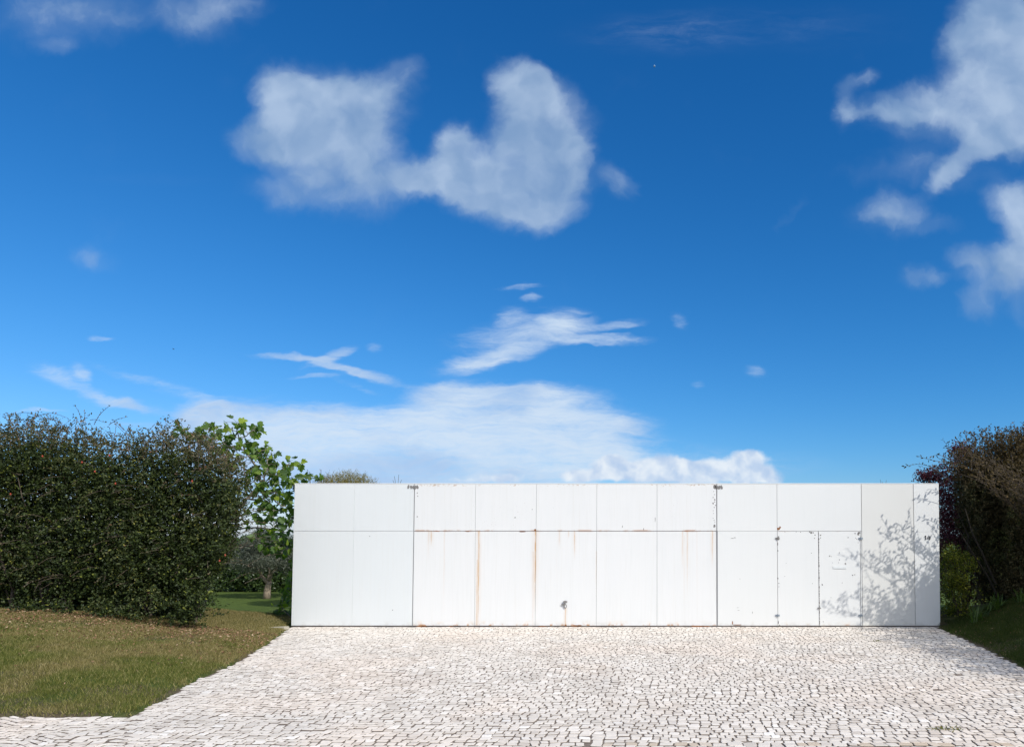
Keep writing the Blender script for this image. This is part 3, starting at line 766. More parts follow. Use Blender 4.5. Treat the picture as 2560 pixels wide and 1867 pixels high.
def wiggle(p0, p1, n=6, amp=.05, sag=0.):
    p0, p1 = np.array(p0, float), np.array(p1, float); out_ = []
    for k in range(n + 1):
        t = k / n; q = p0 + (p1 - p0) * t
        if 0 < k < n: q = q + RNG.normal(size=3) * amp
        q[2] -= sag * 4 * t * (1 - t); out_.append(q)
    return out_
def shoots(name_leaf, paths, mat, parent, bark, r=.006, step=.045, size=(.03, .05), aspect=.45, twname='twig'):
    """bare arching shoots with leaves set along them"""
    b = MB(); pos = []; dr = []
    for pts in paths:
        pts = [np.array(p, float) for p in pts]
        # catmull-ish resample
        dense = []
        for i in range(len(pts) - 1):
            p0 = pts[max(i - 1, 0)]; p1 = pts[i]; p2 = pts[i + 1]; p3 = pts[min(i + 2, len(pts) - 1)]
            for t in np.linspace(0, 1, 7)[:-1]:
                dense.append(.5 * ((2 * p1) + (-p0 + p2) * t + (2 * p0 - 5 * p1 + 4 * p2 - p3) * t * t + (-p0 + 3 * p1 - 3 * p2 + p3) * t ** 3))
        dense.append(pts[-1])
        b.tube(dense, r, r * .4, 5)
        acc = 0
        for i in range(len(dense) - 1):
            sg = dense[i + 1] - dense[i]; ln = np.linalg.norm(sg); acc += ln
            if ln > 0 and acc >= step * (0.7 + .6 * random.random()):
                acc = 0; pos.append(dense[i + 1]); dr.append(sg / ln)
        pos.append(dense[-1]); dr.append((dense[-1] - dense[-2]) / max(1e-6, np.linalg.norm(dense[-1] - dense[-2])))
    pos, dr = np.array(pos), np.array(dr)
    rr = rand_dirs(len(pos)); dd = dr * .7 + rr * .9
    ln = RNG.uniform(*size, len(pos))
    v, l, t = leaf_arrays(pos, dd, rand_dirs(len(pos), .8), ln, ln * aspect, .2)
    link(name_leaf, raw_mesh(name_leaf, v, l, t), mat, parent)
    return b.build(twname, bark, parent)

# ------------------------------------------------------------------ left hedge
HY0, HY1, HXL, HXR = 14.25, 15.9, -16.5, -8.15
hedge = empty('hedge', (-12.0, 15.0, .25), 'tall dense dark green hedge with red fruits on the lawn left of the white wall', 'hedge')
def hedge_keep(p):
    x, y, z = p.T
    n_lo = vnoise(np.stack([x, y * .4, z], 1), 1.1, 2); n_hi = vnoise(p, 3.2, 4)
    # top outline follows the photograph: highest at the far left, lower towards the fig
    topz = np.interp(x, [-16.5, -12.6, -11.4, -10.3, -9.2, -8.55, -8.05], [4.15, 4.04, 4.05, 3.96, 3.80, 3.52, 2.95])
    topz = topz + (n_hi - .5) * .45 + .06 + (vnoise(np.stack([x, y * .5, x * 0], 1), .9, 14) - .5) * .5
    front_y = HY0 + .42 * (1 - n_lo) + np.clip((1.15 - z) * .42, 0, .6) + sstep(topz - 1.0, topz, z) * .35
    right = np.interp(z, [.3, .8, 1.5, 2.2, 3.0, 3.5], [-8.95, -8.75, -8.35, -8.05, -8.02, -8.2]) - .34 * (1 - vnoise(np.stack([y, z, x * 0], 1), 1.9, 9)) - (y - 14.3) * .43
    lift = .62 + .42 * vnoise(np.stack([x, x * 0, x * 0], 1), 1.3, 6) - .42 * np.exp(-((x + 9.15) / .40) ** 2)
    lift = np.where(y > 15.1, .12, lift)
    ok = (y > front_y) & (x < right) & (z < topz) & (z > lift)
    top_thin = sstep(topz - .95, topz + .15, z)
    clump = vnoise(p, 2.4, 12)
    dens = (1 - .80 * top_thin) * np.where(clump < .30, .45, 1.0)
    # denser shell, fewer leaves deep inside
    depth = np.clip(y - front_y, 0, 2); dens = dens * np.where(depth > .8, .55, 1.)
    return ok, dens, top_thin
n = 210000
pts = np.stack([RNG.uniform(HXL, HXR, n), RNG.uniform(HY0, HY1, n), RNG.uniform(.25, 4.5, n)], 1)
pts = pts[(pts[:, 0] > -13.6) | (RNG.random(n) < .45)]
ok, dens, tt_ = hedge_keep(pts)
keep = ok & (RNG.random(len(pts)) < dens * .40)
pts, tt_ = pts[keep], tt_[keep]
for (u, v, r) in ((470,1520,.30),(455,1535,.25),(500,1500,.30),(320,1535,.2),(150,1530,.22),(380,1490,.25),(60,1525,.22),(250,1520,.22)):   # low sprays at the foot
    c = P(u, v, 14.35); pp = c + RNG.normal(size=(80, 3)) * [r * .7, .13, r * .45]; pp = pp[pp[:, 2] > height(pp[:, 0], pp[:, 1]) + .02]
    pts = np.concatenate([pts, pp]); tt_ = np.concatenate([tt_, np.zeros(len(pp))])
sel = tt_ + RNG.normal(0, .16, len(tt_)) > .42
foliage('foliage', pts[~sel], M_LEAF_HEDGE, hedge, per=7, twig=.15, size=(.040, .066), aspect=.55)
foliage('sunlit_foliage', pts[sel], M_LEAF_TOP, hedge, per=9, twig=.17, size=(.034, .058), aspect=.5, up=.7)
# stems
b = MB()
for x in np.arange(-16, -9.2, .38):
    bx, by = x + random.uniform(-.1, .1), 15.05 + random.uniform(-.25, .35)
    for k in range(4):
        h = random.uniform(1.8, 3.5)
        b.tube(wiggle((bx + random.uniform(-.06, .06), by, height(bx, by) - .05), (bx + random.uniform(-.55, .55), by + random.uniform(-.6, .5), h), 7, .05), random.uniform(.014, .032), .006, 6)
b.build('stem', M_BARK, hedge)
paths = []
YS = 14.9
for seq in ([(70,1062),(95,1040),(130,1033),(170,1045)],[(45,1075),(25,1050),(18,1032)],[(160,1068),(140,1050),(100,1043),(65,1031),(35,1037),(8,1038)],
            [(78,1075),(60,1052),(45,1050),(40,1080)],[(203,1050),(197,1030),(188,1015)],[(207,1055),(212,1040),(210,1029)],[(235,1062),(248,1038),(262,1024),(275,1013)],
            [(272,1062),(290,1050),(300,1046),(318,1042)],[(225,1050),(240,1049),(262,1056)],[(310,1075),(295,1060),(285,1050)],[(405,1070),(398,1058),(393,1052)],[(420,1080),(416,1065),(414,1050)],
            [(370,1080),(378,1070),(384,1063)],[(120,1075),(112,1062),(108,1050)],[(0,1035),(-20,1020),(-40,1015)]):
    yy = YS + random.uniform(-.4, .4); paths.append([P(u, v, yy) for u, v in seq])
for k in range(80):
    x = random.uniform(-15.5, -8.6); tz = np.interp(x, [-16.5, -12.6, -11.4, -10.3, -9.2, -8.6], [4.2, 4.05, 4.05, 3.9, 3.7, 3.4])
    y = random.uniform(14.7, 15.6); dx, hh_ = random.uniform(-.3, .3), random.uniform(.15, .42)
    p0 = np.array([x, y, tz - .45]); p2 = p0 + [dx, random.uniform(-.2, .2), .35 + hh_ * .8]; p1 = (p0 + p2) / 2 + [-dx * .2, 0, .08]
    paths.append([p0, p1, p2])
for k in range(30):   # side shoots on the right end and the face
    z = random.uniform(1.0, 3.4); y = random.uniform(14.5, 15.5)
    p0 = np.array([-8.6, y, z]); p2 = p0 + [random.uniform(.35, .7), random.uniform(-.2, .1), random.uniform(-.1, .4)]
    paths.append([p0, (p0 + p2) / 2 + [0, 0, .06], p2])
for k in range(160):
    x = random.uniform(-13.5, -8.8); z = random.uniform(.9, 3.3)
    p0 = np.array([x, 14.75, z]); p2 = p0 + [random.uniform(-.3, .3), -random.uniform(.3, .55), random.uniform(-.15, .25)]
    paths.append([p0, (p0 + p2) / 2 + [0, 0, .07], p2])
shoots('shoot_leaves', paths, M_LEAF_TOP, hedge, M_BARK, r=.006, step=.05)
for (u, v, y) in ((249,1183,14.35),(300,1213,14.35),(285,1143,14.5),(217,1160,14.4),(119,1145,14.4),(40,1239,14.35),(572,1390,14.6),(558,1404,14.6),(490,1207,14.5)):
    c = P(u, v, y); c[1] -= .12; b = MB()
    pr = [(.0, 0), (.008, .006), (.014, .016), (.016, .026), (.011, .036), (.005, .040), (.007, .048)]
    for i in range(len(pr) - 1):
        for q in range(9):
            a0, a1 = 2 * math.pi * q / 9, 2 * math.pi * (q + 1) / 9
            (r0, h0), (r1, h1) = pr[i], pr[i + 1]
            b.poly([c + [r0 * math.cos(a0), r0 * math.sin(a0), h0], c + [r0 * math.cos(a1), r0 * math.sin(a1), h0], c + [r1 * math.cos(a1), r1 * math.sin(a1), h1], c + [r1 * math.cos(a0), r1 * math.sin(a0), h1]])
    b.build('fruit', M_REDF, hedge)

# ------------------------------------------------------------------ fig tree
def lobed_leaf():
    o = [(0, 0), (.16, -.05), (.34, .04), (.46, .22), (.40, .30), (.33, .40), (.44, .58), (.36, .66), (.22, .62), (.16, .82), (0, 1.0)]
    L2 = [(x, y) for x, y in o]; R2 = [(-x, y) for x, y in o[1:-1]][::-1]
    return np.array(L2 + R2)
FIGS = lobed_leaf()
fig_wood = MB()
def fig_leaves(name, clusters, mat, parent, size=(.11, .19), per=4, spread=.11):
    V, loops, tot = [], [], []; tw = fig_wood; base_i = 0
    for c in clusters:
        k = per + random.randint(-1, 2)
        for j in range(k):
            c0 = np.array(c) + RNG.normal(size=3) * spread * [1, 1, .8]
            s = random.uniform(*size)
            d = RNG.normal(size=3) * .8 + [0, -.1, -.55]; d /= np.linalg.norm(d)
            nr = RNG.normal(size=3) * .6 + [.45, -.35, .7]; sd = np.cross(d, nr); sd /= np.linalg.norm(sd); upv = np.cross(sd, d)
            ctr = c0 + d * s * .45
            ring = []
            for (a, t) in FIGS:
                ring.append(c0 + sd * a * s + d * t * s + upv * (abs(a) * .35 * s - (t * t) * .12 * s))
            V.append(ctr - upv * .02 * s); V += ring
            n_ = len(ring)
            for q in range(n_): loops += [base_i, base_i + 1 + q, base_i + 1 + (q + 1) % n_]; tot.append(3)
            base_i += n_ + 1
            tw.tube([np.array(c), (np.array(c) + c0) / 2 + [0, 0, .01], c0], .0035, .0025, 4)
    o = link(name, raw_mesh(name, np.array(V), loops, tot), mat, parent)
    return o
FY = 16.75
fig = empty('fig_tree', tuple(P(505, 1500, FY) * [1, 1, 0] + [0, 0, .1]), 'fig tree with big lobed bright leaves between the dark hedge and the white wall', 'tree')
cl_px = [(454,1060),(448,1076),(470,1078),(528,1060),(497,1075),(492,1088),(522,1072),(541,1070),(549,1079),(525,1088),(519,1100),(550,1098),(577,1071),(570,1078),(591,1056),(602,1065),(604,1081),(575,1089),
 (566,1109),(582,1114),(607,1111),(538,1133),(550,1125),(569,1133),(588,1128),(640,1067),(643,1075),(638,1086),(637,1123),(629,1134),(643,1128),(651,1141),(666,1123),(678,1134),(687,1144),(635,1163),(655,1150),(664,1172),
 (673,1166),(686,1161),(720,1156),(739,1158),(731,1164),(676,1180),(645,1186),(660,1196),(692,1197),(708,1194),(725,1199),(734,1210),(720,1216),(705,1222),(692,1210),(668,1226),(655,1218),(643,1232),(628,1225),(685,1245),(671,1248),(650,1250),
 (707,1249),(730,1240),(706,1273),(728,1268),(673,1284),(687,1289),(645,1292),(630,1275),(726,1295),(720,1305),(643,1288),(691,1305),(717,1320),(700,1322),(684,1321),(663,1332),(690,1342),(702,1338),(712,1347),(644,1345),(655,1350),(669,1363),(679,1370),
 (690,1366),(714,1357),(725,1357),(708,1372),(722,1373),(735,1380),(655,1305),(640,1320),(753,1196),(766,1197),(778,1195),(610,1140),(600,1160),(615,1180),(560,1150),(585,1165),(620,1205),(628,1118),(618,1102),(640,1145),(658,1172),(672,1150),(690,1180),(705,1170),(640,1210),(682,1222),(716,1185),(650,1262),(665,1270),(695,1232),(712,1235)]
low_px = [(704,1525),(700,1532),(692,1524),(723,1538),(706,1500),(718,1505),(722,1470),(728,1490),(730,1440),(726,1420),(735,1400),(729,1455),(733,1510),(715,1545),(697,1545),(732,1550),(738,1470),(738,1430)]
cl3 = [P(u, v, FY + random.uniform(-.35, .45)) for u, v in cl_px]
cl3b = [P(u, v, 16.75 + random.uniform(-.1, .5)) for u, v in low_px]
fig_leaves('foliage', cl3 + cl3b, M_FIG, fig, size=(.10, .190), per=5, spread=.085)
b = fig_wood; skel = []
def limb(seq, r0, r1):
    pts = [P(u, v, y) for u, v, y in seq]; dense = []
    for i in range(len(pts) - 1): dense += wiggle(pts[i], pts[i + 1], 4, .012)[:-1]
    dense.append(pts[-1]); b.tube(dense, r0, r1, 7); skel.extend(dense)
tb = P(505, 1500, FY); tb[2] = .0
b.tube(wiggle(tb, P(520, 1400, FY), 5, .02), .075, .055, 9)
limb([(520,1400,FY),(545,1330,FY),(585,1275,FY),(625,1240,FY),(656,1210,FY)], .05, .026)
limb([(656,1210,FY),(640,1165,FY+.1),(612,1125,FY+.2),(597,1095,FY+.2),(592,1062,FY+.1)], .028, .008)
limb([(656,1210,FY),(668,1175,FY-.1),(664,1126,FY-.1)], .02, .006)
limb([(656,1215,FY),(690,1190,FY),(712,1176,FY-.1),(722,1160,FY)], .018, .006)
limb([(618,1246,FY),(645,1250,FY-.1),(672,1240,FY-.2),(690,1255,FY-.2),(706,1266,FY-.1),(738,1272,FY+.2),(760,1240,FY+.3),(765,1203,FY+.3)], .02, .006)
limb([(548,1325,FY),(600,1322,FY+.1),(640,1318,FY),(672,1322,FY),(700,1327,FY-.1),(732,1325,FY)], .02, .006)
limb([(530,1375,FY),(590,1368,FY+.1),(640,1362,FY+.1),(680,1365,FY+.1),(722,1370,FY)], .018, .006)
limb([(656,1232,FY),(673,1252,FY),(682,1268,FY),(684,1298,FY),(688,1318,FY)], .014, .006)
limb([(612,1125,FY+.2),(570,1115,FY+.2),(545,1095,FY+.1),(530,1065,FY)], .018, .006)
limb([(597,1095,FY+.2),(618,1088,FY),(630,1075,FY),(640,1066,FY)], .012, .005)
limb([(570,1115,FY+.2),(500,1100,FY),(455,1065,FY)], .014, .005)
limb([(742,1572,FY+.2),(734,1540,FY+.2),(730,1480,FY+.2),(733,1410,FY+.2)], .016, .006); limb([(736,1550,FY+.2),(715,1530,FY+.2),(702,1512,FY+.1)], .012, .006)
sk = np.array(skel)
for c in cl3 + cl3b:
    d = np.linalg.norm(sk - c, axis=1) + np.where(sk[:, 2] > c[2], .15, 0); j = int(np.argmin(d)); b.tube(wiggle(sk[j], c, 3, .012, .01), .007, .004, 5)
b.build('trunk', M_FIGBARK, fig, smooth_=True)

# ------------------------------------------------------------------ garden behind: olive tree, clipped dark hedge, other shrubs
OY = 23.8
ob = G(667, 1495); 
olive = empty('olive_tree', (float(ob[0]), float(ob[1]), 0.), 'small grey green olive tree with pale forked trunk on the far lawn', 'tree')
OY = float(ob[1]); b = MB()
tr = [P(667,1497,OY),P(668,1480,OY),P(670,1465,OY),P(674,1452,OY)]
b.tube(tr, .115, .075, 10); b.tube(wiggle(P(674,1453,OY), P(692,1410,OY), 4, .02) + [P(691,1395,OY)], .05, .02, 8)
b.tube(wiggle(P(670,1456,OY), P(652,1436,OY), 4, .02) + [P(640,1405,OY)], .07, .025, 8); b.tube(wiggle(P(672,1453,OY), P(671,1418,OY), 4, .02), .05, .02, 8)
b.tube(wiggle(P(688,1420,OY), P(706,1380,OY - .3), 4, .02), .035, .012, 6); b.tube(wiggle(P(655,1438,OY), P(612,1458,OY - .4), 4, .02), .03, .012, 6)
b.build('trunk', M_OLIVEBARK, olive, smooth_=True)
n = 10000; c = P(668, 1374, OY); q = RNG.normal(size=(n, 3)); q /= np.linalg.norm(q, axis=1, keepdims=True); q *= RNG.random((n, 1)) ** .45
pp = c + q * [1.25, 1.1, .66]; pp[:, 2] -= np.abs(q[:, 0]) * .25
kk = vnoise(pp, 2.2, 21) + (RNG.random(n) - .5) * .25 > .42; pp = pp[kk]
foliage('crown', pp, M_OLIVE, olive, per=6, twig=.16, size=(.045, .07), aspect=.22, up=0.)

fh = empty('clipped_hedge', (-14., 27.2, 0), 'low dark clipped hedge across the far lawn behind the olive tree', 'hedge')
n = 42000; pp = np.stack([RNG.uniform(-26, -6.5, n), RNG.uniform(26.3, 27.9, n), RNG.uniform(.02, 2.1, n)], 1)
topz = 1.78 + (vnoise(pp, 1.3, 30) - .5) * .5 ; fy = 26.35 + .5 * vnoise(pp, 1.7, 31)
pp = pp[(pp[:, 2] < topz) & (pp[:, 1] > fy)]
foliage('foliage', pp, M_FARH, fh, per=5, twig=.16, size=(.06, .10), aspect=.6)
b = MB()
for x in np.arange(-26, -6.6, .5): b.tube(wiggle((x, 27.1, -.03), (x + random.uniform(-.2, .2), 27.1, 1.5), 4, .05), .03, .01, 5)
b.build('stem', M_BARK, fh)

# grey-green shrub whose head shows over the wall
sh = empty('grey_shrub', tuple(P(868, 1300, 20.) * [1, 1, 0]), 'brushy grey green shrub whose rounded head shows above the left part of the white wall', 'shrub')
c0 = P(868, 1207, 20.)
n = 15000; q = RNG.normal(size=(n, 3)); q /= np.linalg.norm(q, axis=1, keepdims=True); q *= RNG.random((n, 1)) ** .4
pp = np.array([c0[0], 20., c0[2] - .80]) + q * [1.08, .95, 1.05]
pp = pp[vnoise(pp, 4.5, 41) + (RNG.random(len(pp)) - .5) * .3 > .36]
foliage('foliage', pp, M_TUFT, sh, per=9, twig=.16, size=(.018, .035), aspect=.4, up=2.6, spread=.45)
b = MB()
for k in range(26):
    a = random.uniform(0, 6.28); e = np.array([c0[0] + math.cos(a) * random.uniform(.1, .85), 20 + math.sin(a) * .7, c0[2] - random.uniform(.1, .8)])
    b.tube(wiggle((c0[0], 20., -.02), e, 6, .04), .03, .006, 6)
b.build('stem', M_BARK, sh)
sh2 = empty('rusty_shrub', tuple(P(790, 1300, 19.4) * [1, 1, 0]), 'thin rusty brown twiggy shrub just over the wall top beside the fig leaves', 'shrub')
paths = []
for k in range(16):
    e = P(random.uniform(768, 822), random.uniform(1174, 1205), 19.4); s0 = np.array([P(792, 1300, 19.4)[0], 19.4, 0.])
    paths.append([s0, s0 * .5 + e * .5 + RNG.normal(size=3) * .06, e])
shoots('foliage', paths, M_LEAF_RT, sh2, M_BARK, r=.008, step=.05, size=(.02, .035), twname='stem')
sp1 = empty('bare_sapling', tuple(P(990, 1300, 19.) * [1, 1, 0]), 'few bare thin twig tips showing over the wall near the left gate daub', 'sapling', 'bare saplings behind the wall')
b = MB(); s0 = np.array([P(992, 1300, 19.)[0], 19., 0.])
for u, v in ((986,1190),(997,1186),(1004,1199),(982,1200)): b = MB(); b.tube([s0, P(993, 1240, 19.), P((993 + u) / 2, 1212, 19.), P(u, v, 19.)], .007, .004, 5); b.build('twig', M_BARK, sp1)
sp2 = empty('bare_sapling', tuple(P(2208, 1300, 19.) * [1, 1, 0]), 'two short bare twig tips showing over the wall above the tall cream panel', 'sapling', 'bare saplings behind the wall')
b = MB(); s0 = np.array([P(2208, 1300, 19.)[0], 19., 0.])
for u, v in ((2201,1199),(2216,1200),(2206,1204)): b = MB(); b.tube([s0, P(2208, 1240, 19.), P(u, v, 19.)], .007, .004, 5); b.build('twig', M_BARK, sp2)

# ------------------------------------------------------------------ right-hand side
rh = empty('hedge', (8.0, 16.5, .4), 'tall brown green hedge leaning over the shaded bank right of the white wall', 'hedge')
WING_Y, WING_X = [7, 8.6, 10.2, 12.0, 13.2, 14.4, 16.2], [7.7, 7.35, 7.15, 7.25, 7.35, 7.30, 7.05]
def rh_keep(p):
    """the mass stands level with and behind the wall end; a wing follows the drive towards the road, outside the picture"""
    x, y, z = p.T
    back = y > 16.35
    xb = np.interp(z, [.3, .9, 1.5, 2.2, 2.9, 3.5, 4.3], [7.1, 7.05, 6.95, 6.85, 6.70, 6.50, 6.9])
    xw = np.interp(y, WING_Y, WING_X) + np.interp(z, [.3, 1.2, 2.6, 3.6, 4.1], [.3, .1, -.1, .0, .4])
    xl = np.where(back, xb, xw) + (vnoise(p, 1.5, 51) - .5) * .45 + (vnoise(p, 4.5, 52) - .5) * .25
    topz = np.where(back, np.interp(x, [6.0, 6.6, 7.2, 8.0, 12], [3.65, 4.02, 4.2, 4.3, 4.3]), 4.0) + (vnoise(p, 3., 53) - .5) * .5 + (vnoise(p, 1.1, 57) - .5) * .35
    gz = height(x, y) + .10 * vnoise(p, 1.3, 54)
    ok = (x > xl) & (z < topz) & (z > gz) & (~back | (y > 16.9) | (x > 7.3)) & (back | (x < xw + 1.7))
    tt = sstep(topz - .8, topz, z); edge = sstep(.45, .0, x - xl)
    clump = vnoise(p, 2.4, 55)
    dens = (1 - np.clip(tt * .80, 0, .95)) * np.where(clump < .33, .35, 1.) * (1 - .45 * edge)
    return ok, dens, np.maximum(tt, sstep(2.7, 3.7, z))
n = 150000
pa = np.stack([RNG.uniform(5.8, 11.5, n), RNG.uniform(16.35, 18.3, n), RNG.uniform(.1, 4.9, n)], 1)
pb = np.stack([RNG.uniform(7.0, 10.2, n), RNG.uniform(7.2, 16.35, n), RNG.uniform(.1, 4.4, n)], 1)
dist_ = []
for pts_, f_ in ((pa, .62), (pb, .26)):
    ok, dens, t_ = rh_keep(pts_); keep = ok & (RNG.random(len(pts_)) < dens * f_); dist_.append((pts_[keep], t_[keep]))
pts = np.concatenate([d_[0] for d_ in dist_]); tt_ = np.concatenate([d_[1] for d_ in dist_])
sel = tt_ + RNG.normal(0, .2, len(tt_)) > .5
m_ = 5000; xw_ = RNG.uniform(4.3, 6.1, m_); zw_ = RNG.uniform(-.3, 2.0, m_); lim_ = (xw_ - 4.15) * .95
pr_ = np.clip((lim_ - zw_) / .7, 0, 1) ** 1.3; k_ = RNG.random(m_) < pr_ * .42; xw_, zw_ = xw_[k_], zw_[k_]; t_ = RNG.uniform(3.2, 4.3, len(xw_))
pts = np.concatenate([pts, np.stack([xw_ + .7 * t_, WY - .6 * t_, zw_ + .75 * t_], 1)]); sel = np.concatenate([sel, np.zeros(len(xw_), bool)])
foliage('foliage', pts[~sel], M_LEAF_R, rh, per=8, twig=.15, size=(.042, .066), aspect=.52)
foliage('bronze_foliage', pts[sel], M_LEAF_RT, rh, per=9, twig=.16, size=(.036, .058), aspect=.5, up=.6)
b = MB()
for k in range(26):
    y = 8 + 8 * k / 25 + random.uniform(-.1, .1); x = np.interp(y, WING_Y, WING_X) + .9
    for q in range(2): b.tube(wiggle((x, y, float(height(x, y)) - .05), (x + random.uniform(-.7, .3), y + random.uniform(-.4, .4), random.uniform(1.6, 3.2)), 7, .06), random.uniform(.014, .030), .006, 6)
for k in range(26):
    x = 7.1 + k * .17; y = 17.6 + random.uniform(-.2, .2)
    for q in range(2): b.tube(wiggle((x, y, float(height(x, y)) - .05), (x + random.uniform(-.6, .3), y + random.uniform(-.4, .4), random.uniform(1.6, 3.4)), 7, .06), random.uniform(.014, .030), .006, 6)
for seq in ([(2500,1500,16.9),(2470,1440,16.85),(2440,1395,16.8),(2418,1360,16.8),(2400,1330,16.9)], [(2490,1460,16.9),(2455,1380,16.85),(2430,1330,16.9),(2412,1270,17.)]):
    b.tube([P(*s) for s in seq], .026, .010, 7)
b.build('stem', M_DARKBARK, rh)
# sprays reaching out to the left over the wall end: they throw the leafy shadow
paths = []
for (xw, zw, t) in ((3.35,.28,3.7),(3.15,.40,3.5),(3.6,.62,3.5),(3.85,.35,3.4),(3.55,1.50,2.75),(3.95,1.25,2.8),(4.05,.85,2.9),(4.15,1.55,2.4),(4.3,.45,3.0),
        (4.38,2.0,1.95),(4.58,2.03,1.85),(4.80,2.05,1.8),(4.45,1.35,2.5),(4.75,1.55,2.1),(5.1,1.75,1.7),(5.28,2.30,1.15),(5.22,2.68,.75),(5.45,2.15,1.1),(5.5,1.7,1.4),(4.9,1.05,2.4),(4.6,.8,2.7),(5.3,1.3,1.9),(4.2,.15,3.3),(5.5,2.9,.65),(5.4,1.0,2.2),(5.15,.75,2.5),(5.5,.5,2.4),(4.95,.4,2.8),(4.6,.25,3.1),(5.3,.2,2.8),(5.6,1.35,1.7),(5.0,.1,3.1),(4.85,.75,2.6)):
    tp = np.array([xw + .70 * t, WY - .60 * t, zw + .75 * t])
    r0 = np.array([max(tp[0] + 1.1, float(np.interp(tp[1], WING_Y, WING_X)) + .3), tp[1] + random.uniform(-.3, .3), tp[2] - random.uniform(.8, 1.3)])
    mid = r0 + (tp - r0) * .5 + [0, 0, .12]; up1 = r0 + (tp - r0) * .8 + [0, 0, .10]
    paths.append([r0, mid, up1, tp])
    for j in range(5):
        q_ = random.uniform(.35, .9); a0 = r0 + (tp - r0) * q_ + [0, 0, .11]; e0 = a0 + [random.uniform(-.28, .05), random.uniform(-.15, .15), random.uniform(.10, .34)]
        paths.append([a0, (a0 + e0) / 2 + [.02, 0, 0], e0])
for seq in ([(2370,1200,16.9),(2335,1172,16.8),(2300,1160,16.8),(2262,1166,16.8)],[(2390,1160,16.9),(2330,1150,16.8),(2296,1140,16.8)],[(2440,1120,17.),(2435,1085,17.),(2410,1084,17.)],[(2460,1120,17.),(2470,1085,17.),(2474,1072,17.)],
            [(2430,1135,17.),(2400,1105,17.),(2391,1098,17.)],[(2520,1100,17.),(2530,1082,17.),(2537,1068,17.)],[(2500,1105,17.),(2512,1090,17.),(2560,1066,17.)],[(2400,1150,17.),(2375,1125,17.),(2362,1118,17.)],[(2395,1160,17.),(2352,1138,17.),(2330,1140,17.)],[(2480,1110,17.),(2450,1090,17.),(2415,1105,17.)]):
    paths.append([P(*s) for s in seq])
for k in range(90):
    x = random.uniform(6.4, 9.5); y = random.uniform(16.8, 17.6); z = np.interp(x, [6.0, 6.6, 7.2, 8.0], [3.5, 3.9, 4.1, 4.15])
    p0 = np.array([x, y, z - .3]); p2 = p0 + [random.uniform(-.35, .2), random.uniform(-.2, .2), random.uniform(.3, .62)]; paths.append([p0, (p0 + p2) / 2 + [0, 0, .05], p2])
shoots('shoot_leaves', paths, M_LEAF_RT, rh, M_BARK, r=.0065, step=.045, size=(.055, .090), aspect=.42)

pu = empty('purple_shrub', (7.4, 19.2, 0.), 'dark purple leaved shrub rising behind the right end of the white wall', 'shrub')
n = 9000; c = P(2420, 1300, 17.6); q = RNG.normal(size=(n, 3)); q /= np.linalg.norm(q, axis=1, keepdims=True); q *= RNG.random((n, 1)) ** .4
pp = np.array([7.45, 19.2, 2.1]) + q * [1.15, .8, 1.95]
pp = np.concatenate([pp, np.array([P(2325, 1192, 18.8)]) + RNG.normal(size=(260, 3)) * [.17, .15, .09], np.array([P(2405, 1132, 18.6)]) + RNG.normal(size=(200, 3)) * [.16, .15, .1]])
pp = pp[vnoise(pp, 2.6, 61) + (RNG.random(len(pp)) - .5) * .3 > .35]
foliage('foliage', pp, M_PURPLE, pu, per=6, twig=.14, size=(.04, .06), aspect=.55)
b = MB()
for k in range(9): b.tube(wiggle((7.4 + random.uniform(-.1, .1), 19.2, -.02), (7.4 + random.uniform(-1, 1), 19.2 + random.uniform(-.5, .5), random.uniform(2., 3.3)), 6, .05), .035, .008, 6)
b.build('stem', M_BARK, pu)

ly = empty('yellow_green_shrub', (6.3, 16.6, .2), 'low yellow green leafy shrub tucked beside the right end of the wall', 'shrub')
n = 2600; q = RNG.normal(size=(n, 3)); q /= np.linalg.norm(q, axis=1, keepdims=True); q *= RNG.random((n, 1)) ** .45
pp = np.array([6.2, 16.75, .88]) + q * [.55, .5, .80]; pp += (vnoise(pp, 2.5, 75)[:, None] - .5) * [.5, 0, .4]
pp = pp[vnoise(pp, 3.0, 71) + (RNG.random(len(pp)) - .5) * .3 > .47]
foliage('foliage', pp, M_LIME, ly, per=6, twig=.12, size=(.035, .055), aspect=.5)
b = MB()
for k in range(12): b.tube(wiggle((6.35, 16.7, .0), (6.35 + random.uniform(-.45, .45), 16.75 + random.uniform(-.3, .3), random.uniform(.8, 1.6)), 5, .03), .012, .004, 5)
b.build('stem', M_BARK, ly)
# strap-leaved clumps at the hedge foot
def strap_clump(c, label, n=60, ln=(.25, .5), name='strap_leaved_plant'):
    z0 = float(height(c[0], c[1])); e = empty(name, (float(c[0]), float(c[1]), z0), label, 'plant', 'strap leaved plants at the hedge foot')
    V, loops, tot = [], [], []; bi = 0
    for k in range(n):
        a = random.uniform(0, 6.283); l = random.uniform(*ln); d = np.array([math.cos(a), math.sin(a), 0]); sd = np.array([-d[1], d[0], 0]); w_ = random.uniform(.008, .014)
        lean = random.uniform(.25, 1.0); prev = np.array([c[0], c[1], z0]) + RNG.normal(size=3) * [.07, .07, 0]
        for s in range(6):
            t = s / 5; p = prev + d * l * lean * t + np.array([0, 0, l * (1.1 * t - .75 * lean * t * t)])
            ww = w_ * (1 - t ** 2 * .95); V += [p - sd * ww, p + sd * ww]
            if s: loops += [bi + 2 * s - 2, bi + 2 * s - 1, bi + 2 * s + 1, bi + 2 * s]; tot.append(4)
        bi += 12
    link('leaves', raw_mesh('leaves', np.array(V), loops, tot), M_STRAP, e)
strap_clump((6.22, 15.65), 'strap leaved green plant nearest the right end of the wall')
strap_clump((6.85, 16.1), 'strap leaved green plant under the right hedge, right of the yellow green shrub', 70)
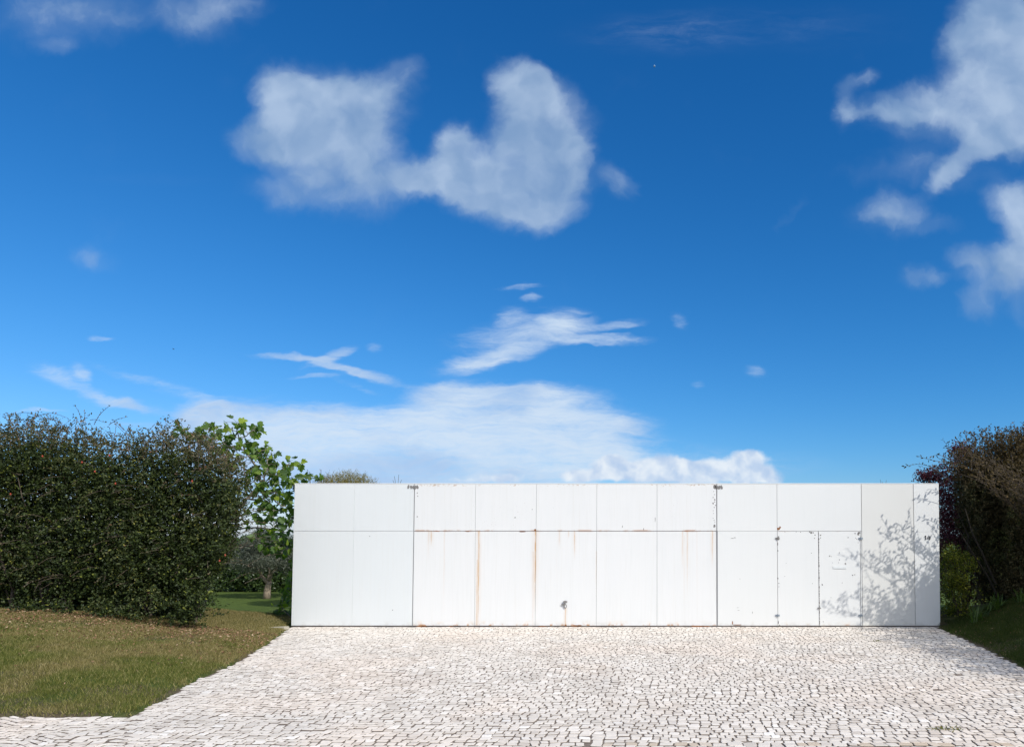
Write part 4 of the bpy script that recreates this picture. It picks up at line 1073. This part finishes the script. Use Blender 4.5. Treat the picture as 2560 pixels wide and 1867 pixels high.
strap_clump((7.3, 15.9), 'strap leaved green plant farthest right at the hedge foot', 40)

# ------------------------------------------------------------------ grass, litter, small things
def grass(name, x0, x1, y0, y1, dens, cond, label, hgt=(.022, .055)):
    n = int((x1 - x0) * (y1 - y0) * dens); x = RNG.uniform(x0, x1, n); y = RNG.uniform(y0, y1, n)
    sd = paved_sd(x, y); k = (sd > .015) & cond(x, y); x, y, sd = x[k], y[k], sd[k]
    p = np.stack([x, y, np.zeros_like(x)], 1)
    bare = vnoise(p, .9, 81) * .6 + vnoise(p, 3.3, 82) * .4
    k = (RNG.random(len(x)) > sstep(.54, .74, bare) * .65) & ~((sd < .06) & (RNG.random(len(x)) < .6)); x, y = x[k], y[k]; n = len(x)
    z = height(x, y)
    a = RNG.uniform(0, 6.283, n); h = RNG.uniform(*hgt, n) * (0.75 + .6 * vnoise(np.stack([x, y, x * 0], 1), 6., 83)); w_ = RNG.uniform(.0025, .0048, n)
    ln = RNG.uniform(.1, 1.1, n) * h; b_ = RNG.uniform(0, 6.283, n)
    V = np.empty((n, 3, 3), np.float32)
    V[:, 0] = np.stack([x - np.cos(a) * w_, y - np.sin(a) * w_, z - .004], 1); V[:, 1] = np.stack([x + np.cos(a) * w_, y + np.sin(a) * w_, z - .004], 1)
    V[:, 2] = np.stack([x + np.cos(b_) * ln, y + np.sin(b_) * ln, z + h], 1)
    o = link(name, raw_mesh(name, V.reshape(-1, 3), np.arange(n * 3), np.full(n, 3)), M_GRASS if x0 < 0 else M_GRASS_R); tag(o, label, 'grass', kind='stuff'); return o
M_GRASS = leaf_mat('grass_blade', [(0, (.055, .078, .012)), (.45, (.105, .125, .022)), (.75, (.17, .165, .04)), (.9, (.27, .24, .08)), (1, (.40, .33, .16))], .3, rough=.6, spec=.25,
    patch=[(0, (.10, .10, .025)), (.4, (.19, .16, .05)), (.8, (.30, .24, .11)), (1, (.42, .34, .18))], patch_scale=.8, thr=(.40, .60), dry=.05)
M_GRASS_R = leaf_mat('shade_toned_bank_grass', [(0, (.022, .040, .008)), (.6, (.045, .070, .012)), (.95, (.08, .10, .022)), (1, (.16, .14, .07))], .3, rough=.6, spec=.2)  # lusher green than the lawn, with the bank's shade darkened into the colour
grass('left_lawn_grass', -16.5, -5.4, 7.9, 17.6, 6200, lambda x, y: (x > -.95 * y - 4.0) & (y < np.where(x < -10.5, 15.0, 17.6)), 'short green and straw coloured grass on the left lawn')
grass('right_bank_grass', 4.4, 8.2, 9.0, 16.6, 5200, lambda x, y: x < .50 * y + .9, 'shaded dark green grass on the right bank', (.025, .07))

def litter(name, n, sampler, label, mats, size=(.02, .05)):
    x, y = sampler(n); sd = paved_sd(x, y); k = sd > .02; x, y = x[k], y[k]; z = height(x, y) + RNG.uniform(.02, .045, len(x))
    pos = np.stack([x, y, z], 1); d = rand_dirs(len(x)); d[:, 2] *= .35; nr = rand_dirs(len(x)) * .5 + [0, 0, 1.]
    ln = RNG.uniform(*size, len(x)); v, l, t = leaf_arrays(pos, d, nr, ln, ln * .55, RNG.uniform(.1, .4))
    tag(link(name, raw_mesh(name, v, l, t), mats), label, 'fallen leaves', kind='stuff')
M_LITTER = leaf_mat('dead_leaf', [(0, (.09, .045, .025)), (.3, (.18, .09, .05)), (.6, (.28, .15, .085)), (.85, (.34, .22, .13)), (1, (.44, .33, .22))], .1, (1, .8, .6), rough=.7, spec=.2)
litter('fallen_leaves', 7000, lambda n: (RNG.uniform(-12.8, -6.2, n), 14.7 - np.abs(RNG.normal(0, 1.5, n))), 'dry brown fallen leaves scattered on the left lawn', M_LITTER)
litter('fallen_leaves', 700, lambda n: (RNG.uniform(5.2, 7.6, n), RNG.uniform(11., 16., n)), 'dry brown fallen leaves on the shaded right bank', M_LITTER, (.018, .035))

M_SLAB = plain('weathered_stone', (.36, .33, .26), .9, .2, .3, 20.)
# broken slab end beside the wall foot
b = MB(); c = P(693, 1558, 15.6); x, y = float(c[0]), 15.6; z = float(height(x, y))
o = [(-.24, -.03), (-.10, -.045), (.16, -.04), (.24, .01), (.1, .035), (-.18, .03)]
i = len(b.v)
for dz, s in ((-.03, 1.), (.025, 1.), (.032, .88)):
    b.v += [(x + p[0] * s, y + p[1] * s, z + dz + p[0] * .05) for p in o]
for r in (0, 6):
    for k in range(6): b.f.append((i + r + k, i + r + (k + 1) % 6, i + r + 6 + (k + 1) % 6, i + r + 6 + k)); b.m.append(0)
b.f.append(tuple(i + 12 + k for k in range(6))); b.m.append(0)
tag(b.build('stone_slab', M_SLAB, None, (x, y, z)), 'small pale stone slab lying in the grass at the left foot of the wall', 'stone slab')

# weeds in the joints
M_WEED = leaf_mat('weed_leaf', [(0, (.05, .07, .01)), (.6, (.12, .13, .02)), (1, (.30, .22, .05))], .3)
for (u, v, s, lab) in ((2366,1822,.10,'yellow green weed tuft between the setts at the lower right'), (2194,1602,.035,'tiny weed between the setts below the right doors')):
    g0 = G(u, v); e = empty('weed_tuft', tuple(g0), lab, 'weed')
    n_ = 150 if s > .05 else 50
    pp = g0 + RNG.normal(size=(n_, 3)) * [s, s * .35, .0]; pp[:, 2] = RNG.uniform(-.008, .014, n_)
    d = rand_dirs(n_, .4); ln = RNG.uniform(.012, .03, n_)
    v_, l_, t_ = leaf_arrays(pp, d, rand_dirs(n_, 1.), ln, ln * .4, .2); link('leaves', raw_mesh('leaves', v_, l_, t_), M_WEED, e)

# a distant bird and the day moon
bp = P(434, 873, 90.)
b = MB(); s = .17
prof = [(-.9, .01), (-.6, .10), (-.2, .17), (.2, .15), (.5, .08), (.62, .09), (.78, .03)]
rings = []
for (t, r) in prof:
    rings.append(len(b.v))
    for q in range(8): a = q * math.pi / 4; b.v.append((bp[0] + t * s, bp[1] + r * s * math.cos(a), bp[2] + r * s * math.sin(a)))
for k in range(len(prof) - 1):
    for q in range(8): b.f.append((rings[k] + q, rings[k] + (q + 1) % 8, rings[k + 1] + (q + 1) % 8, rings[k + 1] + q)); b.m.append(0)
for sg in (-1, 1):
    for (A, B_) in ((0, 1),):
        b.poly([bp + np.array([.25 * s, sg * .1 * s, .08 * s]), bp + np.array([.15 * s, sg * .7 * s, .42 * s]), bp + np.array([-.25 * s, sg * 1.35 * s, .25 * s]), bp + np.array([-.22 * s, sg * .6 * s, .30 * s]), bp + np.array([-.25 * s, sg * .1 * s, .05 * s])])
tag(b.build('bird', plain('bird_feather', (.06, .07, .09), .8), None, tuple(bp)), 'tiny dark bird far off in the clear sky at the left', 'bird')
mp = P(1636, 166, 3000.); b = MB(); R = 2.6 / F_PX * 3000; nseg, nr_ = 16, 8
for i in range(nr_):
    for j in range(nseg):
        def q(i_, j_):
            th, ph = math.pi * i_ / nr_, 2 * math.pi * j_ / nseg
            return (mp[0] + R * math.sin(th) * math.cos(ph), mp[1] + R * math.sin(th) * math.sin(ph), mp[2] + R * 1.25 * math.cos(th))
        b.poly([q(i, j), q(i + 1, j), q(i + 1, j + 1), q(i, j + 1)] if 0 < i < nr_ - 1 else ([q(i, j), q(i + 1, j), q(i + 1, j + 1)] if i == 0 else [q(i, j), q(i + 1, j), q(i, j + 1)]))
tag(b.build('moon', plain('moon_rock', (.16, .27, .40), 1., 0., .2, .01), None, tuple(mp)), 'tiny pale day moon high in the deep blue sky', 'moon')
